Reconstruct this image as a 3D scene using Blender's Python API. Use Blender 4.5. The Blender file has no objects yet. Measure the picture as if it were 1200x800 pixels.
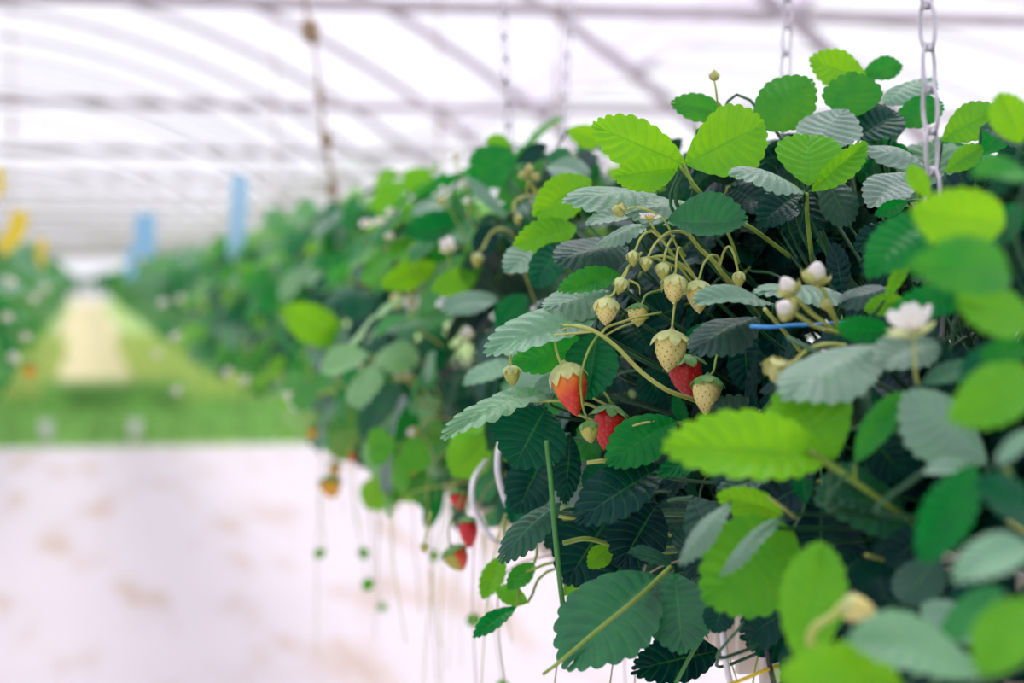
import bpy, math, random
import numpy as np
from mathutils import Vector, Matrix, Quaternion
R = random.Random(7)
sc = bpy.context.scene
COL = sc.collection
PI = math.pi
CAMZ = 1.35
FPX = 2500.0
YAW = math.atan(502 / FPX)
PITCH = math.atan(75 / FPX)

# ------------------------------------------------------------------ camera
cam = bpy.data.cameras.new('camera')
cam.lens = 75.0; cam.sensor_width = 36.0; cam.clip_start = 0.05; cam.clip_end = 400
camo = bpy.data.objects.new('camera', cam); COL.objects.link(camo)
camo.location = (0, 0, CAMZ)
camo.rotation_euler = (PI / 2 - PITCH, 0, -YAW)
sc.camera = camo
CM = camo.rotation_euler.to_matrix()
C0 = Vector((0, 0, CAMZ))
def ray(px, py):
    return CM @ Vector(((px - 600) / FPX, -(py - 400) / FPX, -1.0))
def pt(px, py, Y):
    d = ray(px, py)
    return C0 + d * (Y / d.y)
def project(p):
    d = CM.transposed() @ (p - C0)
    return 600 - FPX * d.x / d.z, 400 + FPX * d.y / d.z
RIGHT = CM @ Vector((1, 0, 0)); UPV = CM @ Vector((0, 1, 0)); FWD = CM @ Vector((0, 0, -1))
def mpp(p):                      # metres per pixel at a point
    return (p - C0).dot(FWD) / FPX
cam.dof.use_dof = True
cam.dof.focus_distance = (pt(770, 400, 1.77) - C0).dot(FWD)
cam.dof.aperture_fstop = 3.6
cam.dof.aperture_blades = 7

# ------------------------------------------------------------------ materials
MATS = {}
def nd(nt, typ, **kw):
    n = nt.nodes.new(typ)
    for k, v in kw.items():
        if k.startswith('i_'):
            n.inputs[k[2:].replace('_', ' ')].default_value = v
        else:
            setattr(n, k, v)
    return n
def base_mat(name):
    m = bpy.data.materials.new(name); m.use_nodes = True
    nt = m.node_tree; nt.nodes.clear()
    out = nt.nodes.new('ShaderNodeOutputMaterial')
    MATS[name] = m
    return m, nt, out
def rgba(c): return (c[0], c[1], c[2], 1.0)
def simple(name, col, rough=.5, noise=0.0, nscale=40.0, metal=0.0, bump=0.0, spec=.5, trans=0.0, col2=None, coords='Object'):
    m, nt, out = base_mat(name)
    p = nd(nt, 'ShaderNodeBsdfPrincipled')
    p.inputs['Roughness'].default_value = rough; p.inputs['Metallic'].default_value = metal
    p.inputs['Specular IOR Level'].default_value = spec
    tc = nd(nt, 'ShaderNodeTexCoord')
    nz = nd(nt, 'ShaderNodeTexNoise'); nz.inputs['Scale'].default_value = nscale; nz.inputs['Detail'].default_value = 4
    nt.links.new(tc.outputs[coords], nz.inputs['Vector'])
    mx = nd(nt, 'ShaderNodeMix', data_type='RGBA')
    c2 = col2 or tuple(max(0, c * (1 - noise)) for c in col)
    mx.inputs['A'].default_value = rgba(c2); mx.inputs['B'].default_value = rgba(col)
    rmp = nd(nt, 'ShaderNodeMapRange'); rmp.inputs['From Min'].default_value = .35; rmp.inputs['From Max'].default_value = .65
    nt.links.new(nz.outputs['Fac'], rmp.inputs['Value'])
    nt.links.new(rmp.outputs['Result'], mx.inputs['Factor'])
    nt.links.new(mx.outputs['Result'], p.inputs['Base Color'])
    if bump:
        b = nd(nt, 'ShaderNodeBump'); b.inputs['Strength'].default_value = bump; b.inputs['Distance'].default_value = .002
        nt.links.new(nz.outputs['Fac'], b.inputs['Height']); nt.links.new(b.outputs['Normal'], p.inputs['Normal'])
    sh = p.outputs[0]
    if trans:
        t = nd(nt, 'ShaderNodeBsdfTranslucent'); nt.links.new(mx.outputs['Result'], t.inputs['Color'])
        ms = nd(nt, 'ShaderNodeMixShader'); ms.inputs[0].default_value = trans
        nt.links.new(sh, ms.inputs[1]); nt.links.new(t.outputs[0], ms.inputs[2]); sh = ms.outputs[0]
    nt.links.new(sh, out.inputs['Surface'])
    return m

def leaf_mat(name):
    m, nt, out = base_mat(name)
    L = nt.links.new
    at = nd(nt, 'ShaderNodeAttribute', attribute_type='OBJECT', attribute_name='tone')
    def ramp(stops, fac):
        r = nd(nt, 'ShaderNodeValToRGB')
        e = r.color_ramp.elements
        while len(e) < len(stops): e.new(.5)
        for el, (p, c) in zip(e, stops): el.position = p; el.color = rgba(c)
        L(fac, r.inputs[0]); return r.outputs[0]
    tc = nd(nt, 'ShaderNodeTexCoord')
    nz = nd(nt, 'ShaderNodeTexNoise'); nz.inputs['Scale'].default_value = 60; nz.inputs['Detail'].default_value = 3
    L(tc.outputs['Object'], nz.inputs['Vector'])
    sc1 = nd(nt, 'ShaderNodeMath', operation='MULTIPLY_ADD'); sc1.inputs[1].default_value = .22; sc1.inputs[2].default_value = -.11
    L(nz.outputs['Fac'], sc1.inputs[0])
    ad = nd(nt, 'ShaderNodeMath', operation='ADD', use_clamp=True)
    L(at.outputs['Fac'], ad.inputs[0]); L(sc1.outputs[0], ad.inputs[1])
    refl = ramp([(0, (.0002, .024, .036)), (.28, (.001, .095, .052)), (.5, (.001, .21, .034)), (1, (.11, .46, .012))], ad.outputs[0])  # low-tone stops are extra dark: deep foliage shade put into the leaf colour
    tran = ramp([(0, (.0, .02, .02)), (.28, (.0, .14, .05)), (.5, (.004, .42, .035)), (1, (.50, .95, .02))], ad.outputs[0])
    # veins from the leaflet's own UV: u = signed distance from midrib, v = vein counter
    uv = nd(nt, 'ShaderNodeUVMap'); sp = nd(nt, 'ShaderNodeSeparateXYZ'); L(uv.outputs[0], sp.inputs[0])
    fr = nd(nt, 'ShaderNodeMath', operation='FRACT'); L(sp.outputs[1], fr.inputs[0])
    s5 = nd(nt, 'ShaderNodeMath', operation='SUBTRACT'); L(fr.outputs[0], s5.inputs[0]); s5.inputs[1].default_value = .5
    ab = nd(nt, 'ShaderNodeMath', operation='ABSOLUTE'); L(s5.outputs[0], ab.inputs[0])
    v1 = nd(nt, 'ShaderNodeMapRange', interpolation_type='SMOOTHSTEP'); L(ab.outputs[0], v1.inputs['Value'])
    v1.inputs['From Min'].default_value = .02; v1.inputs['From Max'].default_value = .12; v1.inputs['To Min'].default_value = 1; v1.inputs['To Max'].default_value = 0
    u5 = nd(nt, 'ShaderNodeMath', operation='SUBTRACT'); L(sp.outputs[0], u5.inputs[0]); u5.inputs[1].default_value = .5
    ua = nd(nt, 'ShaderNodeMath', operation='ABSOLUTE'); L(u5.outputs[0], ua.inputs[0])
    v2 = nd(nt, 'ShaderNodeMapRange', interpolation_type='SMOOTHSTEP'); L(ua.outputs[0], v2.inputs['Value'])
    v2.inputs['From Min'].default_value = .006; v2.inputs['From Max'].default_value = .03; v2.inputs['To Min'].default_value = 1; v2.inputs['To Max'].default_value = 0
    vm = nd(nt, 'ShaderNodeMath', operation='MULTIPLY'); L(v1.outputs[0], vm.inputs[0]); vm.inputs[1].default_value = .45
    vx = nd(nt, 'ShaderNodeMath', operation='MAXIMUM'); L(vm.outputs[0], vx.inputs[0]); L(v2.outputs[0], vx.inputs[1])
    vs = nd(nt, 'ShaderNodeMath', operation='MULTIPLY'); L(vx.outputs[0], vs.inputs[0]); vs.inputs[1].default_value = .62
    tv = nd(nt, 'ShaderNodeMix', data_type='RGBA'); L(vs.outputs[0], tv.inputs['Factor']); L(tran, tv.inputs['A']); tv.inputs['B'].default_value = (.10, .34, .02, 1)
    tran = tv.outputs['Result']
    def veined(c, vc):
        mx = nd(nt, 'ShaderNodeMix', data_type='RGBA', blend_type='ADD'); L(vs.outputs[0], mx.inputs['Factor'])
        L(c, mx.inputs['A']); mx.inputs['B'].default_value = rgba(vc); return mx.outputs['Result']
    pal = nd(nt, 'ShaderNodeAttribute', attribute_type='OBJECT', attribute_name='sky_sheen')  # per-leaf share of pale mint, sky reflection painted into the base colour
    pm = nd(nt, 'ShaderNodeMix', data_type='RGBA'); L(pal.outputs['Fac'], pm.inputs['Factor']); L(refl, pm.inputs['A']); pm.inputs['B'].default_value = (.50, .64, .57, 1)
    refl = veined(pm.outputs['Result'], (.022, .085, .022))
    # strawberry leaves are paler and hairy underneath
    geo = nd(nt, 'ShaderNodeNewGeometry')
    un = nd(nt, 'ShaderNodeMix', data_type='RGBA'); L(geo.outputs['Backfacing'], un.inputs['Factor'])
    L(refl, un.inputs['A'])
    pale = nd(nt, 'ShaderNodeMix', data_type='RGBA'); pale.inputs['Factor'].default_value = .35
    L(refl, pale.inputs['A']); pale.inputs['B'].default_value = (.22, .38, .24, 1); L(pale.outputs['Result'], un.inputs['B'])
    p = nd(nt, 'ShaderNodeBsdfPrincipled')
    L(un.outputs['Result'], p.inputs['Base Color'])
    p.inputs['Roughness'].default_value = .32; p.inputs['Specular IOR Level'].default_value = .2
    bz = nd(nt, 'ShaderNodeTexVoronoi'); bz.inputs['Scale'].default_value = 420; L(tc.outputs['Object'], bz.inputs['Vector'])
    b = nd(nt, 'ShaderNodeBump'); b.inputs['Strength'].default_value = .35; b.inputs['Distance'].default_value = .0012
    L(bz.outputs['Distance'], b.inputs['Height']); L(b.outputs['Normal'], p.inputs['Normal'])
    t = nd(nt, 'ShaderNodeBsdfTranslucent'); L(tran, t.inputs['Color'])
    ms = nd(nt, 'ShaderNodeMixShader'); ms.inputs[0].default_value = .36
    L(p.outputs[0], ms.inputs[1]); L(t.outputs[0], ms.inputs[2]); L(ms.outputs[0], out.inputs['Surface'])
    return m

def berry_mat(name):
    m, nt, out = base_mat(name); L = nt.links.new
    a = nd(nt, 'ShaderNodeAttribute', attribute_type='GEOMETRY', attribute_name='ripeness')
    p = nd(nt, 'ShaderNodeBsdfPrincipled'); L(a.outputs['Color'], p.inputs['Base Color'])
    p.inputs['Roughness'].default_value = .32; p.inputs['Specular IOR Level'].default_value = .5
    p.inputs['Subsurface Weight'].default_value = .15; p.inputs['Subsurface Scale'].default_value = .004
    p.inputs['Subsurface Radius'].default_value = (1, .3, .1)
    L(p.outputs[0], out.inputs['Surface'])
    return m

def film_mat(name, tr=.45):
    m, nt, out = base_mat(name); L = nt.links.new
    a = nd(nt, 'ShaderNodeBsdfTransparent'); a.inputs[0].default_value = (.97, .96, 1, 1)
    b = nd(nt, 'ShaderNodeBsdfTranslucent'); b.inputs[0].default_value = (.80, .78, .88, 1)
    c = nd(nt, 'ShaderNodeBsdfDiffuse'); c.inputs[0].default_value = (.68, .66, .74, 1)
    m1 = nd(nt, 'ShaderNodeMixShader'); m1.inputs[0].default_value = .3
    L(b.outputs[0], m1.inputs[1]); L(c.outputs[0], m1.inputs[2])
    m2 = nd(nt, 'ShaderNodeMixShader'); m2.inputs[0].default_value = tr
    L(m1.outputs[0], m2.inputs[1]); L(a.outputs[0], m2.inputs[2]); L(m2.outputs[0], out.inputs['Surface'])
    return m

leaf_mat('leaf'); berry_mat('berry_flesh'); film_mat('film')
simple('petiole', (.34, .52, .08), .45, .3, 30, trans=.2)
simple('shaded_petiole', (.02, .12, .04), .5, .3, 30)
simple('truss_stem', (.64, .70, .18), .45, .25, 40, trans=.2)
simple('dry_stem', (.50, .42, .24), .6, .3, 40)
simple('green_stem', (.06, .27, .05), .4, .25, 40)
simple('calyx', (.76, .84, .36), .5, .25, 120, trans=.25)
simple('calyx_green', (.16, .42, .10), .5, .25, 120, trans=.25)
simple('petal', (.90, .88, .86), .5, .05, 60, trans=.3)
simple('pollen', (.72, .55, .06), .6, .3, 200)
simple('bud', (.64, .66, .24), .5, .25, 120, trans=.2)
simple('seed_pale', (.22, .17, .04), .5)
simple('seed_red', (.62, .22, .05), .4)
simple('galvanised', (.46, .42, .44), .45, .2, 8, metal=.1)
simple('chain_steel', (.66, .64, .68), .38, .2, 60, metal=.6)
simple('twine_brown', (.40, .28, .16), .7, .3, 60)
simple('twine_blue', (.03, .30, .72), .5, .2, 60)
simple('white_plastic', (.80, .79, .80), .35, .05, 10)
simple('black_plastic', (.012, .016, .025), .4, .2, 30)
simple('cream_plastic', (.66, .60, .50), .5, .1, 6)
simple('substrate', (.010, .014, .022), .9, .5, 80, bump=.6)
simple('trap_yellow', (.95, .78, .05), .4, .06, 20, trans=.35)
simple('trap_blue', (.42, .74, .92), .4, .06, 20, trans=.35)
simple('trap_pale_blue', (.56, .80, .95), .4, .06, 20, trans=.35)
simple('grass', (.36, .72, .20), .5, .5, 3, trans=.3)
simple('grass_ground', (.42, .58, .16), .8, .4, .8, col2=(.25, .48, .12))
simple('straw_path', (.76, .66, .42), .85, .2, .9, col2=(.70, .66, .34))
simple('weeds', (.62, .80, .24), .5, .3, 6, trans=.3)
def floor_mat():
    m, nt, out = base_mat('woven_ground_cover'); L = nt.links.new
    tc = nd(nt, 'ShaderNodeTexCoord')
    mp = nd(nt, 'ShaderNodeMapping'); mp.inputs['Scale'].default_value = (1.6, .28, 1); L(tc.outputs['Object'], mp.inputs[0])
    nz = nd(nt, 'ShaderNodeTexNoise'); nz.inputs['Scale'].default_value = 2.2; nz.inputs['Detail'].default_value = 5; L(mp.outputs[0], nz.inputs['Vector'])
    mr = nd(nt, 'ShaderNodeMapRange', interpolation_type='SMOOTHSTEP'); L(nz.outputs['Fac'], mr.inputs['Value'])
    mr.inputs['From Min'].default_value = .50; mr.inputs['From Max'].default_value = .72
    mx = nd(nt, 'ShaderNodeMix', data_type='RGBA'); L(mr.outputs[0], mx.inputs['Factor'])
    mx.inputs['A'].default_value = (.71, .65, .69, 1); mx.inputs['B'].default_value = (.56, .43, .35, 1)
    wv = nd(nt, 'ShaderNodeTexWave'); wv.inputs['Scale'].default_value = 60; L(tc.outputs['Object'], wv.inputs['Vector'])
    p = nd(nt, 'ShaderNodeBsdfPrincipled'); L(mx.outputs['Result'], p.inputs['Base Color']); p.inputs['Roughness'].default_value = .6
    b = nd(nt, 'ShaderNodeBump'); b.inputs['Strength'].default_value = .15; b.inputs['Distance'].default_value = .002
    L(wv.outputs['Fac'], b.inputs['Height']); L(b.outputs['Normal'], p.inputs['Normal'])
    L(p.outputs[0], out.inputs['Surface'])
floor_mat()

# ------------------------------------------------------------------ mesh helpers
class MB:
    """collects vertices and faces (with a material slot per face) for ONE mesh object"""
    def __init__(s): s.v = []; s.f = []; s.m = []; s.uv = []; s.n = 0
    def add(s, v, f, slot=0, uv=None):
        v = np.asarray(v, float); s.v.append(v)
        s.uv.append(np.asarray(uv, float) if uv is not None else np.zeros((len(v), 2)) + .25)
        s.f.extend([[i + s.n for i in q] for q in f]); s.m.extend([slot] * len(f)); s.n += len(v)
        return s
    def mesh(s, name, mats, smooth=True):
        me = bpy.data.meshes.new(name)
        v = np.concatenate(s.v)
        me.from_pydata(v.tolist(), [], s.f)
        for mm in mats: me.materials.append(MATS[mm])
        if len(mats) > 1: me.polygons.foreach_set('material_index', s.m)
        me.polygons.foreach_set('use_smooth', [smooth] * len(s.f))
        uvl = me.uv_layers.new(name='UVMap')
        li = np.empty(len(me.loops), int); me.loops.foreach_get('vertex_index', li)
        uvl.data.foreach_set('uv', np.concatenate(s.uv)[li].ravel())
        me.update(); return me
def link(name, me, parent=None, loc=None):
    o = bpy.data.objects.new(name, me); COL.objects.link(o)
    if loc is not None: o.location = loc
    if parent is not None:
        o.parent = parent
    return o
def empty(name, loc, label, cat, group=None):
    o = bpy.data.objects.new(name, None); COL.objects.link(o); o.location = loc
    o.empty_display_size = .02
    return tag(o, label, cat, group)
def tag(o, label, cat, group=None, kind=None):
    o['label'] = label; o['category'] = cat
    if group: o['group'] = group
    if kind: o['kind'] = kind
    return o
def structure(o, label=None):
    o['kind'] = 'structure'
    if label: o['label'] = label
    return o
def rel(parent, v):     # world -> parent space (parents are never rotated or scaled)
    return np.asarray(v, float) - np.array(parent.location) if parent is not None else np.asarray(v, float)
def spline(pts, n=8):
    pts = [Vector(p) for p in pts]
    if len(pts) < 3: 
        return [pts[0].lerp(pts[-1], i / n) for i in range(n + 1)]
    out = []
    P = [pts[0] * 2 - pts[1]] + pts + [pts[-1] * 2 - pts[-2]]
    for i in range(1, len(P) - 2):
        a, b, c, d = P[i - 1], P[i], P[i + 1], P[i + 2]
        for k in range(n):
            t = k / n
            out.append(.5 * ((2 * b) + (c - a) * t + (2 * a - 5 * b + 4 * c - d) * t * t + (3 * b - a - 3 * c + d) * t ** 3))
    out.append(pts[-1]); return out
def tube(mb, pts, r0, r1=None, seg=7, slot=0, cap=True):
    r1 = r0 if r1 is None else r1
    n = len(pts); vs = []; fs = []
    t = (pts[1] - pts[0]).normalized()
    nrm = t.orthogonal().normalized()
    for i, p in enumerate(pts):
        t2 = (pts[min(i + 1, n - 1)] - pts[max(i - 1, 0)])
        if t2.length > 1e-9: t2.normalize()
        else: t2 = t
        nrm = (nrm - t2 * nrm.dot(t2)); nrm = nrm.normalized() if nrm.length > 1e-6 else t2.orthogonal().normalized()
        bi = t2.cross(nrm); r = r0 + (r1 - r0) * i / (n - 1); t = t2
        for k in range(seg):
            a = 2 * PI * k / seg
            vs.append(p + nrm * (math.cos(a) * r) + bi * (math.sin(a) * r))
    for i in range(n - 1):
        for k in range(seg):
            fs.append([i * seg + k, i * seg + (k + 1) % seg, (i + 1) * seg + (k + 1) % seg, (i + 1) * seg + k])
    if cap:
        fs.append(list(range(seg))[::-1]); fs.append([(n - 1) * seg + k for k in range(seg)])
    mb.add([tuple(v) for v in vs], fs, slot); return mb
def box(mb, lo, hi, slot=0, bev=0):
    x0, y0, z0 = lo; x1, y1, z1 = hi
    v = [(x0, y0, z0), (x1, y0, z0), (x1, y1, z0), (x0, y1, z0), (x0, y0, z1), (x1, y0, z1), (x1, y1, z1), (x0, y1, z1)]
    mb.add(v, [[0, 3, 2, 1], [4, 5, 6, 7], [0, 1, 5, 4], [1, 2, 6, 5], [2, 3, 7, 6], [3, 0, 4, 7]], slot); return mb
def tube_obj(name, mat, pts, r0, r1=None, seg=7, parent=None):
    mb = MB(); P = [Vector(rel(parent, p)) for p in pts]
    tube(mb, P, r0, r1, seg)
    return link(name, mb.mesh(name, [mat]), parent)

# ------------------------------------------------------------------ leaflets
def leaflet(L, W, teeth=9, sub=4, cols=5, fold=.15, curl=.15, cup=.1, pleat=.008, tooth=.034, seed=0, wave=.03):
    """one serrated strawberry leaflet; base at origin, midrib along +y, upper face +z"""
    rr = random.Random(seed); n = teeth * sub
    q = np.arange(n + 1) / n
    sE = (1 - np.cos(PI * q ** .92)) / 2
    prof = np.sin(PI * np.clip(sE, 0, 1) ** 1.18) ** .62
    ex = W / 2 * prof; ey = L * sE
    dx = np.gradient(ex); dy = np.gradient(ey); ln = np.hypot(dx, dy) + 1e-9
    nx, ny = dy / ln, -dx / ln
    u = (np.arange(n + 1) % sub) / sub
    th = np.sin(PI * u) ** .75 * tooth * L * np.clip((q - .12) * 6, 0, 1)
    th[-1] = .5 * tooth * L
    ex = ex + nx * th; ey = ey + ny * th + th * .55
    ex[-1] = 0; ex[0] = 0
    my = L * .94 * q ** 1.08
    T = np.linspace(0, 1, cols + 1)
    ph = [rr.uniform(0, 6.28) for _ in range(6)]
    V = []; UV = []; F = []
    idx = {}
    def surf(x, y, uu, t, side):
        yy = y / L
        z = fold * np.abs(x)
        z = z - pleat * L * np.cos(2 * PI * (uu - .5)) * np.sin(PI * np.clip(t, 0, 1) * .93) ** .7 * 1.0
        z = z + curl * L * (yy - yy * yy)
        z = z - cup * (x * x) / W * 2
        z = z + wave * L * np.sin(2.6 * x / W * 2 + ph[0] + side * ph[2]) * np.sin(4.2 * yy + ph[1])
        z = z + wave * .5 * L * t ** 2 * np.sin(9 * yy + ph[3] + side * ph[4])
        return z
    for side in (1, -1):
        for j in range(n + 1):
            for i, t in enumerate(T):
                if i == 0 and side == -1: idx[(side, j, 0)] = idx[(1, j, 0)]; continue
                x = side * ex[j] * t
                y = my[j] + (ey[j] - my[j]) * t - .05 * L * math.sin(PI * t) * (1 - q[j]) * q[j] * 2
                z = surf(x, y, u[j], t, side)
                idx[(side, j, i)] = len(V); V.append((x, y, z)); UV.append((.5 + .5 * side * t, q[j] * teeth))
        for j in range(n):
            for i in range(cols):
                a, b, c, d = idx[(side, j, i)], idx[(side, j, i + 1)], idx[(side, j + 1, i + 1)], idx[(side, j + 1, i)]
                F.append([a, b, c, d] if side == 1 else [a, d, c, b])
    return np.array(V), F, np.array(UV)

def frame(yaxis, normal):
    y = Vector(yaxis).normalized(); z = Vector(normal); z = (z - y * z.dot(y)).normalized(); x = y.cross(z)
    return np.array([x, y, z])        # rows

def trifoliate(seed, teeth, sub, cols, flat=False):
    """a three-leaflet leaf, unit size about 0.1 m; petiole end at origin, out along +y, up +z"""
    rr = random.Random(seed); mb = MB()
    for k, ang in enumerate((0, 78, -78)):
        ang += rr.uniform(-10, 10); L = rr.uniform(.058, .07) * (1.05 if k == 0 else .95)
        v, f, uv = leaflet(L, L * rr.uniform(.78, .95), teeth, sub, cols, rr.uniform(.05, .4), rr.uniform(.0, .3), rr.uniform(0, .3), .009, .036, seed * 7 + k, .04)
        a = math.radians(ang); droop = rr.uniform(-.1, .5)
        y = Vector((math.sin(a) * math.cos(droop), math.cos(a) * math.cos(droop), -math.sin(droop)))
        nn = Vector((math.sin(a) * math.sin(droop) + rr.uniform(-.2, .2), math.cos(a) * math.sin(droop), math.cos(droop)))
        base = np.array(y) * (.012 if k == 0 else .004)
        mb.add(v @ frame(y, nn) + base, f, 0, uv)
        tube(mb, [Vector((0, 0, 0)), Vector(base * 1.3)], .0013, .0011, 5, 1)
    return mb

NEARM = [trifoliate(100 + i, 9, 4, 4).mesh('leaf', ['leaf', 'petiole']) for i in range(16)]
MIDM = [trifoliate(300 + i, 7, 2, 2).mesh('leaf', ['leaf', 'petiole']) for i in range(14)]

# ------------------------------------------------------------------ plants
ROWX, LROWX, GZ = .74, -.57, 1.15
NEAR = {}
def plant(key, Y, label, x=ROWX, group=None):
    o = empty('strawberry_plant', (x, Y, GZ), label, 'plant', group)
    c = MB()
    for k in range(5):
        a = 2 * PI * k / 5
        tube(c, spline([(0, 0, -.02), (.012 * math.cos(a), .012 * math.sin(a), .015), (.03 * math.cos(a), .03 * math.sin(a), .05)], 4), .006, .003, 6)
    link('crown', c.mesh('crown', ['green_stem']), o)
    if key: NEAR[key] = o
    return o
plant('A', 1.30, 'nearest strawberry plant, very blurred, with big lime and mint leaves and one yellow bud')
plant('B', 1.52, 'blurred strawberry plant with a broad yellow-green serrated leaf and upright white flower buds')
plant('C', 1.74, 'strawberry plant beside the front chain with an upright bright green three-part leaf')
plant('D', 1.92, 'strawberry plant carrying the arching truss of pale unripe berries in sharp focus')
plant('E', 1.62, 'strawberry plant with large dark wrinkled leaves drooping over the cream gutter')
plant('F', 2.32, 'strawberry plant with lime and mint leaves just behind the sharply focused truss')
plant('G', 2.72, 'slightly blurred strawberry plant with a tall dark green leaf against the roof')

def crown_pt(p): return Vector(p.location) + Vector((R.uniform(-.03, .03), R.uniform(-.05, .05), .02))
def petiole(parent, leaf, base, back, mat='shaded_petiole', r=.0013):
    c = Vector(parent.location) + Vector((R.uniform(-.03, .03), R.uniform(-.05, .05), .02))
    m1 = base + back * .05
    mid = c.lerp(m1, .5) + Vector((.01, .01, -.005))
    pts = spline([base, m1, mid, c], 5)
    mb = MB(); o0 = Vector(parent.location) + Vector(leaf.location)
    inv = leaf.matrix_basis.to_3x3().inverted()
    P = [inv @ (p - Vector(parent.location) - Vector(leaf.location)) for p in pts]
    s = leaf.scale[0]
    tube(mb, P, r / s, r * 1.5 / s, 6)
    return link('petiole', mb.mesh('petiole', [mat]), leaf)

def which(px, py, Y):
    if Y < 1.2: return 'A'
    if Y < 1.56: return 'B'
    if py > 480: return 'E'
    if px > 840: return 'C'
    if px > 640: return 'D'
    if px > 545: return 'F'
    return 'G'
def ysurf(px, py):
    return max(1.80 if py < 300 else 1.76, .46 * FPX / max(px - 98, 60))

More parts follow.
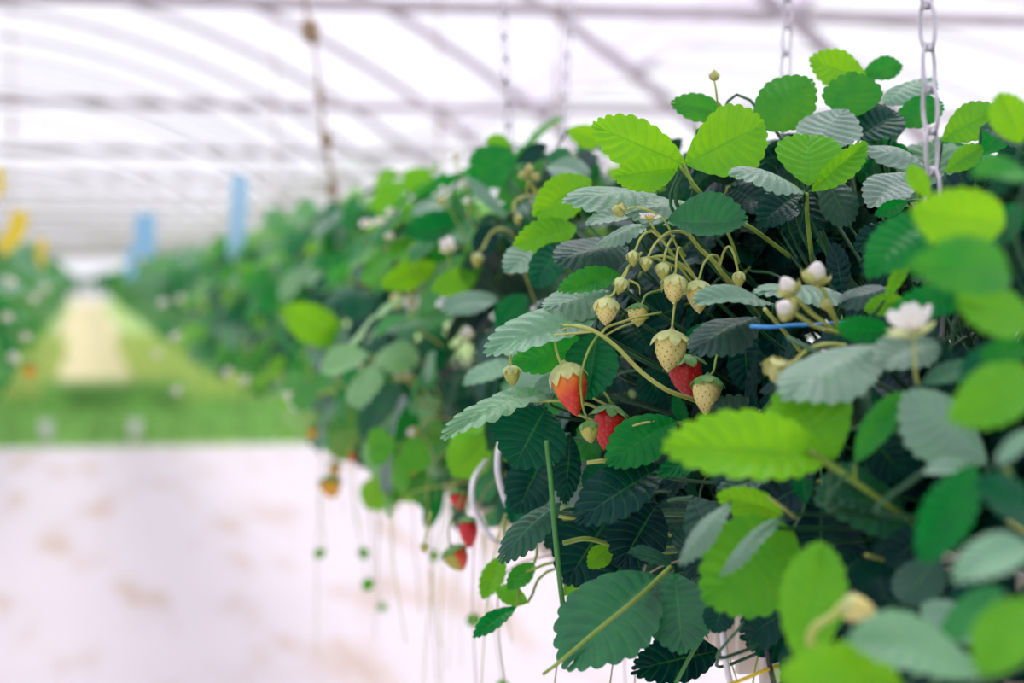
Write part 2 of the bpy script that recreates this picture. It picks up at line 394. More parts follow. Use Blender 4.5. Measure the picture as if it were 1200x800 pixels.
# hero leaflets: base px, tip px, row depth (0 = on the row's front), tip depth offset, width ratio, up, side, tone, fold, arch
HERO = """
1016 96 950 70 1.98 0 .75 .2 0 .95 .1 .1
1010 88 1056 76 2.0 0 .7 .2 0 .55 .2 .1
1036 122 1092 92 1.92 .02 .85 2.2 0 .45 -.1 .15
1000 138 998 86 1.86 .01 1.55 .3 0 .62 -.08 .1
884 150 952 96 1.88 .01 .85 .2 0 .68 -.05 .12
948 172 990 130 1.82 .03 1.15 1.6 .1 .35 -.05 .1
1006 165 1050 132 1.86 .02 .9 .6 0 .15 .1 .1
1046 146 1104 122 1.9 0 .7 .3 0 .55 .1 .1
1104 166 1170 128 1.85 0 .7 .3 0 .9 .15 .15
1196 168 1172 110 1.35 0 .9 .1 0 1 .1 .1
1086 196 1012 172 1.8 .02 .6 1.4 0 .35 -.05 .1
1066 204 1020 242 1.76 -.03 .8 1.3 .2 .3 .05 .1
947 218 948 160 1.74 .03 1.25 -.1 0 .92 .25 .1
949 224 1014 168 1.74 -.01 .45 -.1 .3 .85 .5 .15
942 226 858 204 1.72 -.03 .62 1.5 0 .4 -.05 .2
940 228 890 264 1.77 -.03 .65 .5 0 .1 .1 .25
946 226 934 284 1.80 -.02 .95 .2 0 .08 .1 .2
967 206 994 262 1.78 -.03 .75 .7 -.3 .2 -.35 .2
803 193 697 146 1.78 .02 .62 -.15 0 .96 .15 .12
803 192 892 146 1.76 .02 .88 -.1 0 .94 .15 .12
797 196 720 206 1.76 -.02 .55 -.25 0 .92 .2 .1
856 136 788 120 1.92 .02 .55 .2 0 .62 .1 .1
1150 148 1198 168 1.6 0 .7 .8 0 .2 .1 .1
1150 182 1184 140 1.7 0 .8 .2 0 .5 .3 .1
1108 202 1150 172 1.6 0 .6 .1 0 .85 .2 .1
1178 262 1070 244 1.2 -.02 .68 -.2 0 1.0 .15 .2
1205 205 1140 204 1.14 -.02 .5 .6 0 .6 .3 .1
1185 322 1066 314 1.12 -.03 .5 .2 0 .62 .35 .25
1090 252 1018 322 1.38 -.03 .55 .3 0 .5 .2 .15
1088 230 1066 194 1.4 0 .7 -.2 0 .95 .1 .1
1064 236 1026 252 1.7 0 .5 .1 0 .5 .2 .1
1048 264 1004 292 1.74 -.02 .6 .3 0 .12 .1 .1
988 348 978 286 1.72 .01 .5 .2 0 .05 .3 .1
988 348 890 342 1.66 -.05 .55 1.6 0 .4 -.05 .12
906 360 814 354 1.68 -.03 .45 1.4 0 .42 .1 .2
1046 338 986 356 1.55 -.02 .6 1.2 0 .15 -.2 .2
1062 352 1014 362 1.5 0 .6 .1 0 .85 .1 .1
1036 352 1062 296 1.48 0 .35 0 .5 .8 .2 .1
1136 350 1046 368 1.35 -.02 .42 .4 0 .5 .2 .2
1048 392 980 384 1.42 0 .55 .3 0 .5 .2 .1
1100 400 1030 428 1.36 -.02 .85 1.1 0 .38 .05 .1
1032 405 922 468 1.38 -.04 .72 1.1 -.2 .4 -.05 .15
974 536 780 524 1.33 -.03 .44 .3 0 .95 .3 .1
978 538 922 452 1.34 .02 1.25 .2 0 .9 .15 .1
1002 542 1060 462 1.3 0 .45 .1 -.4 .6 .25 .1
1156 542 1062 462 1.26 .02 1.0 1.0 .1 .45 -.2 .12
1080 450 1150 428 1.3 0 .55 .9 0 .35 .1 .1
1212 436 1116 492 1.1 -.02 .62 .0 0 .82 .2 .15
1210 380 1124 352 1.12 -.02 .6 .2 0 .8 .1 .1
1215 405 1150 420 1.14 0 .55 .3 0 .55 .1 .1
1215 500 1170 545 1.06 0 .5 1.4 0 .45 .1 .1
1066 606 958 588 1.42 -.03 .9 .7 0 .3 .1 .2
944 590 938 542 1.5 0 .6 .2 0 .35 .2 .1
930 622 828 702 1.44 -.03 .95 -.1 0 .72 .1 .12
918 602 842 580 1.46 0 .55 0 0 .92 .2 .15
856 588 798 660 1.42 -.02 .36 1.5 -.2 .35 -.4 .2
914 606 846 674 1.38 -.02 .26 1.8 -.2 .38 -.3 .2
940 782 962 638 1.2 .02 .62 -.1 0 .84 .2 .1
1078 556 1134 544 1.2 0 .5 1.3 0 .4 .1 .1
1142 545 1082 656 1.14 -.02 .52 .1 0 .45 .2 .15
1100 652 1058 706 1.3 -.02 .8 .7 0 .2 0 .1
1212 640 1122 684 1.03 -.03 .5 1.0 0 .5 .2 .2
1146 752 1080 712 1.18 .01 .9 1.0 0 .4 .1 .1
1016 730 1064 722 1.2 0 .5 .8 0 .4 .1 .1
1150 790 1000 752 1.08 -.02 .65 1.0 0 .55 .15 .15
1060 800 915 790 1.08 -.02 .55 .1 0 .9 .15 .15
1212 700 1148 786 1.0 -.02 .7 .2 0 .8 .1 .1
1100 760 1170 690 1.1 0 .5 .7 0 .5 .2 .1
872 728 905 690 1.56 0 .8 .3 0 .08 .1 .1
852 700 836 740 1.6 0 1.0 .4 0 .12 .1 .1
692 210 626 250 2.08 -.02 .72 -.1 0 .92 .15 .12
676 266 604 286 2.06 -.02 .55 .1 0 .88 .2 .15
654 288 594 318 2.1 -.03 .8 1.2 0 .38 .1 .1
660 284 626 336 2.04 -.02 .7 .3 0 .3 .15 .15
796 240 666 234 1.86 -.04 .6 1.5 0 .4 -.05 .15
822 244 738 250 1.84 -.03 .6 1.1 0 .42 -.1 .15
736 286 654 306 1.9 -.03 .8 1.0 0 .12 -.05 .1
760 264 700 290 1.78 -.03 .38 1.6 0 .38 -.2 .2
744 250 688 264 1.82 -.02 .5 1.4 0 .4 .1 .15
782 258 874 258 1.76 -.02 .80 .7 0 .40 .5 -.1
728 322 656 340 1.8 -.03 .38 .3 0 .6 .4 .15
718 342 640 362 1.82 -.03 .75 1.2 0 .42 -.05 .1
700 374 572 414 1.8 -.05 .45 1.2 0 .5 .1 .15
690 400 602 424 1.86 0 .55 -.3 0 .55 .1 .15
700 388 690 466 1.78 -.02 .95 .3 -.2 .38 .25 .1
752 432 776 468 1.86 0 1.1 .1 0 .12 .05 .1
890 372 812 412 1.7 -.04 .62 .8 -.1 .1 -.15 .2
872 388 876 458 1.78 0 .75 .2 0 .08 .15 .1
838 378 802 406 1.82 0 .6 .2 0 .38 .1 .1
656 436 628 474 1.86 -.02 .6 1.2 0 .35 .1 .1
648 462 522 514 1.84 -.06 .32 1.6 0 .55 .1 .2
640 478 604 544 1.84 -.02 1.25 .2 0 .25 .08 .15
792 494 714 542 1.74 -.02 .72 .4 0 .5 .1 .15
804 500 790 464 1.78 0 .5 .2 0 .4 .2 .1
778 546 678 612 1.74 -.03 .6 .6 0 .1 .1 .15
770 590 728 662 1.78 -.02 .9 .2 0 .02 .1 .1
656 590 588 656 1.82 -.04 .42 1.0 0 .22 -.2 .25
668 508 662 588 1.86 0 .5 .6 .3 .1 -.1 .1
716 540 684 570 1.88 0 .8 .2 0 .3 .1 .1
842 528 772 558 1.7 -.02 .4 .4 0 .4 .3 .2
888 516 844 572 1.56 -.02 .85 .6 0 .1 .1 .15
902 560 842 576 1.54 -.02 .4 .9 0 .12 .2 .1
812 582 846 660 1.6 -.02 .8 .8 0 .16 .1 .1
716 640 690 664 1.86 -.02 .7 .1 0 .85 .1 .1
768 674 666 782 1.70 -.05 .80 .75 0 .36 .06 .1
790 670 800 764 1.70 -.05 .88 .75 0 .34 .06 .1
790 666 738 648 1.72 -.02 .5 .9 0 .2 .1 .2
844 762 742 786 1.72 -.03 .55 .2 0 .05 .1 .15
618 706 582 690 2.0 0 .7 .1 0 .75 .1 .1
604 712 556 746 1.98 -.02 .4 .6 0 .45 .2 .2
660 698 684 676 1.95 0 .6 .1 0 .85 .1 .1
600 176 556 214 2.66 -.02 1.05 .2 0 .52 .1 .1
600 172 570 164 2.7 0 .8 .1 0 .85 .1 .1
604 192 640 170 2.55 0 .5 .4 0 .1 .1 .15
540 204 518 216 2.7 0 .5 .1 0 .5 .1 .1
592 256 544 208 2.55 .02 .3 1.0 0 .4 .1 .1
640 196 690 206 2.4 -.02 1.0 1.2 0 .38 .1 .1
652 206 662 174 2.5 0 1.1 .8 0 .4 .1 .1
664 152 706 166 2.5 0 .75 .0 0 1.0 .1 .1
552 262 476 274 2.9 -.03 .55 .3 0 .42 .1 .15
512 310 448 334 2.95 -.03 .5 -.1 0 .95 .1 .15
584 350 518 364 2.6 -.03 .55 1.0 0 .4 .05 .1
560 322 508 340 2.7 -.02 .6 .1 0 .9 .1 .1
616 346 584 384 2.45 -.02 .8 .2 0 .4 .1 .1
410 402 334 362 3.7 0 .65 -.1 0 1.0 .1 .15
512 374 438 392 3.0 -.03 .35 1.4 0 .4 .1 .15
528 236 484 252 3.0 -.02 .6 1.3 0 .4 .1 .1
580 262 560 300 2.6 0 .8 .4 0 .08 .1 .1
470 448 424 510 3.2 -.03 .55 .9 0 .3 .1 .2
480 470 466 568 3.1 -.04 .5 .3 0 .5 .2 .15
516 560 500 618 2.9 0 .45 .1 .3 .5 .2 .1
640 530 606 600 1.98 -.02 .8 .3 0 .1 .1 .1
714 606 664 682 1.92 -.02 .95 .1 0 .06 .1 .1
700 600 640 640 2.0 0 .8 .5 0 .12 .1 .1
622 560 600 612 2.1 -.02 .7 .2 0 .3 .15 .1
748 640 700 700 1.86 0 .8 .2 0 .04 .1 .1
590 650 566 700 2.1 -.02 .55 .1 0 .8 .2 .1
626 660 596 690 2.0 -.02 .6 .3 0 .6 .2 .1
1215 610 1146 566 1.10 -.02 .6 .4 0 .3 .2 .1
1068 700 1000 668 1.36 0 .7 .3 0 .1 .1 .1
1100 620 1040 660 1.34 0 .8 .2 0 .06 .1 .1
1180 690 1110 730 1.2 0 .8 .2 0 .12 .1 .1
1010 500 1060 560 1.38 0 .8 .3 0 .06 .1 .1
1180 400 1130 450 1.2 0 .7 .3 0 .3 .1 .1
1200 240 1150 290 1.28 0 .7 .3 0 .4 .2 .1
1160 470 1190 420 1.26 0 .8 .2 0 .2 .1 .1
1230 700 1160 640 1.32 0 1.0 .2 0 .08 .1 .1
1232 790 1166 730 1.3 0 1.0 .2 0 .1 .1 .1
1225 610 1165 690 1.38 0 .9 .2 0 .12 .1 .1
1150 790 1110 700 1.36 0 .9 .2 0 .08 .1 .1
1010 650 960 700 1.45 0 .9 .2 0 .06 .1 .1
1060 660 1090 740 1.4 0 .9 .2 0 .1 .1 .1
"""
def add_leaf_mesh(plant_o, mb, tone, name='leaf', sky_sheen=0.0):
    o = link(name, mb.mesh(name, ['leaf']), plant_o); o['tone'] = tone; o['sky_sheen'] = sky_sheen
    return o
GUARD = []; HP = []
for k, ln in enumerate([l for l in HERO.strip().splitlines() if l.strip()]):
    bx, by, tx, ty, Y, dY, wr, up, side, tone, fold, arch = map(float, ln.split())
    Y = Y or ysurf(bx, by)
    P0 = pt(bx, by, Y); P1 = pt(tx, ty, Y + dY)
    ax = P1 - P0; L = ax.length
    cam_dir = (C0 - P0).normalized()
    nrm = cam_dir + Vector((0, 0, 1)) * up + RIGHT * side
    fr = frame(ax, nrm)
    blurred = Y < 1.5 or Y > 2.4
    wr *= .86 if wr > .78 and tone < .3 else .80
    fold = fold + .16 if fold > 0 else fold - .06
    arch *= 1.7
    v, f, uv = leaflet(L, L * wr, 9 if L < .06 else 11, 4, 4 if blurred else 6, fold, arch, .12, .0115, .034 * min(1.3, max(.7, wr)), 5000 + k, .025)
    pl = NEAR[which(bx, by, Y)]
    mb = MB(); mb.add(v @ fr, f, 0, uv)
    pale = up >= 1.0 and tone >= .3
    o = add_leaf_mesh(pl, mb, tone, sky_sheen=.55 if pale else .12 if up >= .7 else 0)  # blades facing up get the painted mint sky sheen
    o.location = P0 - Vector(pl.location)
    GUARD.append(((bx + tx) / 2, (by + ty) / 2, Y, 62)); GUARD.append((tx * .8 + bx * .2, ty * .8 + by * .2, Y, 50))
    HP.append((o, pl, P0, ax.normalized()))

for o, pl, P0, a in HP:
    px_, py_ = project(P0)
    low = px_ < 672 and py_ > 630
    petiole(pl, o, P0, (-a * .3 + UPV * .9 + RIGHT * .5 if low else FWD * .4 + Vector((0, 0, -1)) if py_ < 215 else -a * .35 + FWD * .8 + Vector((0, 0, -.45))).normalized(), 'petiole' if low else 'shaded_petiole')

def hides(p):
    x, y = project(p)
    sil = np.interp(x, [380, 480, 545, 600, 690, 800, 880, 950, 1040, 1080, 1200], [290, 240, 185, 175, 160, 128, 112, 85, 90, 140, 140])
    if y < sil + 14 or p.y < 1.24 or (x > 1040 and p.y < 1.30): return True
    return any(abs(x - gx) < rad and abs(y - gy) < rad and p.y < gY + .05 for gx, gy, gY, rad in GUARD)

def envelope(phi, Y, inner=1.0):
    """outer surface of the row's foliage at angle phi from straight up (positive towards the aisle)"""
    top = .16 if Y < 2.4 else max(.045, .16 - (Y - 2.4) * .06)
    d = math.degrees(phi)
    ctrl = [(-120, .22), (-80, .26), (-40, top + .07), (0, top + .05), (30, top + .10), (60, .32), (90, .345), (120, .39), (150, .37)]
    for (a, ra), (b, rb) in zip(ctrl, ctrl[1:]):
        if a <= d <= b:
            t = (d - a) / (b - a); return (ra + (rb - ra) * t) * inner
    return .3 * inner
def rand_leaf_pose(rr, X0, Y, Yc, phi, inner, sgn, sz):
    r = envelope(phi, Y, inner)
    rad = Vector((-sgn * math.sin(phi), 0, math.cos(phi)))
    c = Vector((X0, Y, 1.30)) + rad * r
    N = (rad * .9 + Vector((0, -.15, .55)) + Vector((rr.gauss(0, .33), rr.gauss(0, .33), rr.gauss(0, .25)))).normalized()
    out = rad * .5 + Vector((0, rr.gauss(0, .6) - .15, -.5 if phi > .6 else .1)) + Vector((rr.gauss(0, .3), 0, rr.gauss(0, .3)))
    fr = frame(out, N)
    M = Matrix(fr.tolist()).transposed()
    base = c - M @ Vector((0, .045 * sz, 0))
    return M, base
def place(parent, me, M, base, s, tone, name='leaf'):
    o = link(name, me, parent)
    o.matrix_basis = Matrix.Translation(base - Vector(parent.location)) @ M.to_4x4() @ Matrix.Scale(s, 4)
    o['tone'] = tone; o['sky_sheen'] = R.choice((0, 0, .1, .45)) if tone > .2 else 0.0  # painted sky sheen, random amount on the lighter leaves
    return o
def rtone(rr):
    x = rr.random()
    return rr.uniform(0, .3) if x < .35 else rr.uniform(.3, .65) if x < .8 else rr.uniform(.75, 1)

for gx, gy in ((669, 457), (712, 502), (806, 443), (785, 413), (828, 464), (710, 366), (748, 370), (790, 340), (818, 349), (777, 319), (727, 336), (750, 307), (866, 329), (600, 441), (761, 256), (726, 246), (948, 270), (700, 388), (752, 436), (780, 290), (830, 300), (945, 200), (640, 600), (655, 680), (700, 740)):
    GUARD.append((gx, gy, 1.82, 58))
for gx, gy in ((956, 322), (924, 350), (963, 419), (1070, 384), (914, 434), (960, 382)):
    GUARD.append((gx, gy, 1.55, 55))
for gx, gy in ((1090, 60), (1092, 110), (1094, 160), (1095, 200), (1006, 714)):
    GUARD.append((gx, gy, 1.52, 45))
GUARD.append((880, 770, 1.9, 45)); GUARD.append((925, 60, 2.4, 40))
# fill-in leaves of the near plants, behind the ones modelled one by one
rr = random.Random(21)
for key, n in (('A', 70), ('B', 74), ('C', 62), ('D', 74), ('E', 70), ('F', 70), ('G', 66)):
    p = NEAR[key]; Yc = p.location.y
    for i in range(n):
        for attempt in range(16):
            Y = Yc + rr.uniform(-.22, .22) + (.12 if key == 'E' else 0)
            lowish = key == 'E' or (key in 'AB' and i % 2)
            phi = math.radians(rr.uniform(45, 150) if lowish else rr.uniform(-75, 145))
            inner = rr.uniform(.38, .92 - .02 * attempt) if Yc < 2.5 else rr.uniform(.6, 1.0)
            s = rr.uniform(.75, 1.15)
            M, base = rand_leaf_pose(rr, ROWX, Y, Yc, phi, inner, 1, s)
            if not hides(base + M @ Vector((0, .045 * s, 0))): break
        else:
            continue
        tone = rtone(rr) if inner > .72 and Yc > 2.2 else rr.uniform(0, .16)  # inner leaves get dark tones, painting the shade inside the row
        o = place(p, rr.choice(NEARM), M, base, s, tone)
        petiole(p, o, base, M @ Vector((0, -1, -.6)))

for i in range(34):
    p = NEAR['C'] if i % 3 else NEAR['D']
    for attempt in range(12):
        Y = rr.uniform(1.8, 2.4); phi = math.radians(rr.uniform(-85, 25)); inner = rr.uniform(.7, 1.0); s = rr.uniform(.8, 1.15)
        M, base = rand_leaf_pose(rr, ROWX, Y, Y, phi, inner, 1, s)
        if not hides(base + M @ Vector((0, .045 * s, 0))): break
    else:
        continue
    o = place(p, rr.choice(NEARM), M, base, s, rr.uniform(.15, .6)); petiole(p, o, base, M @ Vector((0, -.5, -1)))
for i in range(46):
    p = NEAR[rr.choice('EFG')]
    for attempt in range(12):
        Y = rr.uniform(1.9, 2.7); phi = math.radians(rr.uniform(85, 150)); inner = rr.uniform(.6, .85); s = rr.uniform(.8, 1.15)
        M, base = rand_leaf_pose(rr, ROWX, Y, Y, phi, inner, 1, s)
        if not hides(base + M @ Vector((0, .045 * s, 0))): break
    else:
        continue
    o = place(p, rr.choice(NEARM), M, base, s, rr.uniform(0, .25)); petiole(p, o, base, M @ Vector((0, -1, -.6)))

# mid-distance plants of the right-hand row: every leaf still its own part
mid = []
Y = 2.95; i = 0
while Y < 8.6:
    p = plant(None, Y, 'blurred strawberry plant in the right-hand row, in the leafy stretch beyond the focused fruit', group='blurred plants along the right-hand row')
    mid.append(p)
    for k in range(46 if Y < 5 else 34):
        yy = Y + rr.uniform(-.2, .2)
        phi = math.radians(rr.uniform(-60, 145)); inner = rr.choice((rr.uniform(.86, 1.06), rr.uniform(.6, .9)))
        s = rr.uniform(.8, 1.25)
        M, base = rand_leaf_pose(rr, ROWX, yy, Y, phi, inner, 1, s)
        place(p, rr.choice(MIDM), M, base, s, min(1, rtone(rr) * .85 + .2) if inner > .8 else rr.uniform(.05, .35))  # leaves deeper in the row are toned darker as painted shade
    Y += .29 if Y < 5 else .34; i += 1

# far plants: one mesh of foliage each
def clump(seed, n, X0sgn, length, res=(5, 1, 1)):
    rr = random.Random(seed); mb = MB()
    for k in range(n):
        phi = math.radians(rr.uniform(-85, 145)); inner = rr.choice((rr.uniform(.86, 1.06), rr.uniform(.5, .9)))
        s = rr.uniform(.85, 1.3) * 1.05
        M, base = rand_leaf_pose(rr, 0, rr.uniform(-length / 2, length / 2) + 20, 0, phi, inner, X0sgn, s)
        base = base - Vector((0, 20, GZ)); Mn = np.array(M)
        for a in (0, 1.35, -1.35):
            L = rr.uniform(.058, .07) * s
            v, f, uv = leaflet(L, L * .88, res[0], res[1] + 1, res[2], rr.uniform(.05, .35), rr.uniform(0, .3), .1, .0, .05, k, .03)
            ca, sa = math.cos(a), math.sin(a)
            rot = np.array([[ca, sa, 0], [-sa, ca, 0], [0, 0, 1]]).T
            mb.add((v @ rot.T + np.array([sa * .006, ca * .006, 0])) @ Mn.T + np.array(base), f, 0, uv)
    return mb
FARR = [clump(900 + i, 38, 1, .5).mesh('foliage', ['leaf']) for i in range(5)]
FARL = [clump(950 + i, 38, -1, .5).mesh('foliage', ['leaf']) for i in range(5)]
def far_plant(X0, Y, meshes, label, group, tone):
    o = empty('strawberry_plant', (X0, Y, GZ), label, 'plant', group)
    f = link('foliage', rr.choice(meshes), o); f['tone'] = tone; f['sky_sheen'] = rr.choice((.05, .15, .4)); f['kind'] = 'stuff'; return o  # painted mint sheen also stands in for haze on far foliage
Y = 8.8
while Y < 30:
    far_plant(ROWX, Y, FARR, 'small far-off strawberry plant in the right-hand row, melting into green blur', 'far plants of the right-hand row', rr.uniform(.4, .75)); Y += .42
Y = 4.2; LP = []
while Y < 30:
    near = Y < 9
    LP.append(far_plant(LROWX, Y, FARL, 'very blurred strawberry plant in the left-hand row, at the picture\'s left edge' if near else 'small far-off strawberry plant in the left-hand row along the straw path',
              'blurred plants of the left-hand row' if near else 'far plants of the left-hand row', rr.uniform(.4, .75))); Y += .40
def far_mass(X0, meshes_seed, sgn, label, y0=30.3, y1=112, tone=.4):
    rr2 = random.Random(meshes_seed); mb = MB()
    base = [clump(meshes_seed + i, 26, sgn, .9, (4, 1, 1)) for i in range(3)]
    Y = y0
    while Y < y1:
        b = rr2.choice(base)
        for v in [np.concatenate(b.v)]:
            mb.add(v + np.array([0, Y - 30, 0]), b.f, 0, np.concatenate(b.uv))
        Y += .75
    nm = 'distant_foliage' if y0 > 0 else 'row_foliage'
    o = link(nm, mb.mesh(nm, ['leaf']), None, (X0, 30, GZ)); o['tone'] = tone
    tag(o, label, 'plants', None, 'stuff')
far_mass(ROWX, 40, 1, 'distant end of the right-hand strawberry row running to the far wall')
far_mass(LROWX, 60, -1, 'distant end of the left-hand strawberry row running to the far wall')
far_mass(LROWX, 70, -1, 'leafy near end of the left-hand strawberry row, running past beside the aisle', -4, 3.9)
far_mass(ROWX, 80, 1, 'leafy near end of the right-hand strawberry row, running on past the blurred leaves', -4, .55)

def hedge():
    mb = MB(); b = clump(4242, 40, 1, .9, (4, 1, 1)); v = np.concatenate(b.v); uv = np.concatenate(b.uv); r2 = random.Random(2)
    for x in np.arange(-5, 6, .55):
        for z in (.35, .75, 1.1):
            mb.add(v * 1.25 + np.array([x + r2.uniform(-.2, .2), r2.uniform(-.3, .3), z - .05]), b.f, 0, uv)
    o = link('hedge', mb.mesh('hedge', ['leaf']), None, (0, 116, 0)); o['tone'] = .3
    tag(o, 'low dark green hedge closing off the far end of the straw path', 'hedge', None, 'stuff')
hedge()

# ------------------------------------------------------------------ fruit
def berry_flesh(w, h, kind, seed, taper=.8, nu=30, nv=22):
    rr = random.Random(seed)
    def rad(t):
        return np.where(t < .30, np.sqrt(np.clip(1 - ((.30 - t) / .30) ** 2 * .93, 0, 1)), np.cos(np.clip((t - .30) / .70, 0, 1) * PI / 2) ** taper)
    ns = 95; k = np.arange(ns); st = .06 + .90 * ((k + .5) / ns); sa = k * 2.39996
    def P(t, a, off=0.0):
        r = rad(t) * w / 2 + off
        return np.stack([r * np.cos(a), r * np.sin(a), h * (.5 - t)], -1)
    S = P(st, sa)
    t = (np.arange(nv + 1) / nv); tt, aa = np.meshgrid(t, np.arange(nu) / nu * 2 * PI, indexing='ij')
    V = P(tt.ravel(), aa.ravel())
    V[:, 0] *= 1 + .05 * np.sin(3 * aa.ravel() + rr.random() * 6)
    d = np.sqrt(((V[:, None, :] - S[None]) ** 2).sum(-1)).min(1)
    pit = .06 * w * np.exp(-(d / (.055 * w)) ** 2)
    nr = V.copy(); nr[:, 2] *= .4; nr /= np.linalg.norm(nr, axis=1)[:, None] + 1e-9
    V = V - nr * pit[:, None]
    mb = MB(); F = []
    for i in range(nv):
        for j in range(nu):
            F.append([i * nu + j, (i + 1) * nu + j, (i + 1) * nu + (j + 1) % nu, i * nu + (j + 1) % nu])
    F.append([j for j in range(nu)]); F.append([nv * nu + j for j in range(nu)][::-1])
    mb.add(V, F, 0)
    for q in range(ns):                       # the achenes sit in the dimples of the skin
        p = S[q]; n = p.copy(); n[2] *= .4; n /= np.linalg.norm(n) + 1e-9
        r = .021 * w; c = p - n * .030 * w
        n = Vector(n); a = Vector((0, 0, -1)); a = (a - n * a.dot(n)).normalized() if abs(n.z) < .98 else n.orthogonal(); b = n.cross(a)
        c = Vector(c)
        vs = [c + a * r * 1.7, c + b * r, c - a * r * 1.7, c - b * r, c + n * r]
        mb.add([tuple(x) for x in vs], [[0, 1, 4], [1, 2, 4], [2, 3, 4], [3, 0, 4]], 1)
    ripe = kind in ('red', 'orange', 'half')
    me = mb.mesh('flesh', ['berry_flesh', 'seed_red' if ripe else 'seed_pale'])
    at = me.color_attributes.new('ripeness', 'FLOAT_COLOR', 'POINT')
    red = np.array([.56, .012, .016]); pale = np.array([.82, .70, .25]); green = np.array([.46, .48, .10]); orange = np.array([.80, .22, .012]); yel = np.array([.78, .52, .05])
    allv = np.concatenate(mb.v); tz = np.clip(.5 - allv[:, 2] / h, 0, 1); cx = allv[:, 0] / w
    if kind == 'red': c = np.tile(red, (len(allv), 1))
    elif kind == 'pale': c = np.tile(pale, (len(allv), 1))
    elif kind == 'green': c = np.tile(green, (len(allv), 1))
    elif kind == 'orange':
        m1 = np.clip((tz - .10) / .18, 0, 1)[:, None]; m2 = np.clip((tz + cx * .3 - .26) / .3, 0, 1)[:, None]
        c = (yel * (1 - m1) + orange * m1) * (1 - m2) + np.array([.66, .035, .016]) * m2
    elif kind == 'yellow': c = np.tile(np.array([.80, .42, .02]), (len(allv), 1))
    else:
        m1 = np.clip((cx + .05) / .12, 0, 1)[:, None]; c = np.array([.40, .42, .06]) * (1 - m1) + np.array([.70, .06, .015]) * m1
    at.data.foreach_set('color', np.concatenate([c, np.ones((len(c), 1))], 1).ravel())
    return me
def calyx_mb(w, h, n=9, flare=.3, length=.62, seed=0):
    """ring of pointed sepals draped over the shoulder of a berry; berry top at z=h/2"""
    rr = random.Random(seed); mb = MB()
    def rad(t):
        t = max(0, min(1, t))
        return math.sqrt(max(0, 1 - ((.30 - t) / .30) ** 2 * .93)) if t < .3 else math.cos((t - .3) / .7 * PI / 2) ** .8
    for k in range(n):
        a = 2 * PI * k / n + rr.uniform(-.12, .12); m = 7; cl = length * .62 * rr.uniform(.75, 1.2)
        fl = flare * rr.uniform(.5, 1.5); V = []
        for j in range(m + 1):
            t = j / m; tb = t * cl
            half = w * .20 * math.sin(PI * min(1, .22 + .78 * t)) ** .8 if t < 1 else 0
            ro = max(rad(tb), .2 + .8 * t if t < .3 else 0) * w / 2 + .035 * w + fl * w * .42 * t ** 2.2
            z = h * (.5 - tb) + .05 * w * (1 - t) + fl * h * .20 * t * t
            for y, up in ((-half, 0), (0, .02 * w), (half, 0)):
                x = ro + up - .4 * y * y / w
                V.append((x * math.cos(a) - y * math.sin(a), x * math.sin(a) + y * math.cos(a), z))
        F = []
        for j in range(m):
            for i in range(2):
                p = j * 3 + i; F.append([p, p + 3, p + 4, p + 1])
        mb.add(V, F, 0)
    c = [(0.16, .03), (.14, .07), (.08, .10), (.05, .16)]
    for (r0, z0), (r1, z1) in zip(c, c[1:]):
        tube(mb, [Vector((0, 0, h / 2 + z0 * w)), Vector((0, 0, h / 2 + z1 * w))], r0 * w, r1 * w, 9)
    return mb
def orient(obj, down, spin=0.0):
    z = -Vector(down).normalized()
    x = FWD.cross(z); x = x.normalized() if x.length > 1e-4 else z.orthogonal()
    y = z.cross(x)
    obj.rotation_mode = 'QUATERNION'
    M = Matrix((x, y, z)).transposed()
    obj.rotation_quaternion = (M @ Matrix.Rotation(spin, 3, 'Z')).to_quaternion()
def berry(px, py, w, h, Y, tilt, kind, label, group, stalk=None, flare=.3, clen=.62, taper=.8, toward=.15, calyx='calyx', spin=None, r=.0010):
    P = pt(px, py, Y); s = mpp(P)
    o = empty('strawberry', P, label, 'strawberry', group)
    down = (RIGHT * math.sin(math.radians(tilt)) - UPV * math.cos(math.radians(tilt)) - FWD * toward).normalized()
    seed = int(px * 7 + py)
    W, H = w * s, h * s
    fl = link('flesh', berry_flesh(W, H, kind, seed, taper), o); orient(fl, down, seed * 1.3 if spin is None else spin)
    cl = calyx_mb(W, H, 9 if w > 16 else 7, flare, clen, seed)
    ca = link('calyx', cl.mesh('calyx', [calyx]), o); orient(ca, down, seed * .7)
    top = P - down * H * .52
    if stalk:
        pts = [top] + [pt(x, y, Y + dy) for x, y, dy in stalk]
    else:
        pts = [top, top + Vector((.004, .004, .02)), top + Vector((.03, .03, .03)), top + Vector((.10, .05, .0))]
    sp = spline(pts, 6)
    tube_obj('stalk', 'truss_stem' if calyx == 'calyx' else 'petiole', sp, r, r * 1.25, 6, o)
    return o
G1 = 'strawberries of the sharply focused truss'
D0 = 1.76
B = berry
B(669, 458, 41, 62, 1.76, 14, 'orange', 'ripening orange-red strawberry with a yellowish shoulder, hanging on the left of the focused fruit', G1,
  [(657, 425, 0), (651, 405, 0), (655, 390, .01), (672, 384, .02), (700, 388, .03)], .1, .55, .75, .12, spin=.3)
B(712, 502, 36, 52, 1.79, -10, 'red', 'red strawberry half tucked behind a leaf, beneath the orange-red one', G1,
  [(714, 468, 0), (706, 455, .01), (704, 440, .02), (720, 420, .06)], .5, .55, .75, .1, 'calyx_green')
B(691, 507, 22, 25, 1.75, 8, 'green', 'small hard green strawberry touching the left of the lower red one', G1,
  [(686, 486, 0), (682, 470, -.005), (681, 440, -.005), (690, 410, .0), (702, 391, .01)], .2, .6, .65, .1, 'calyx_green')
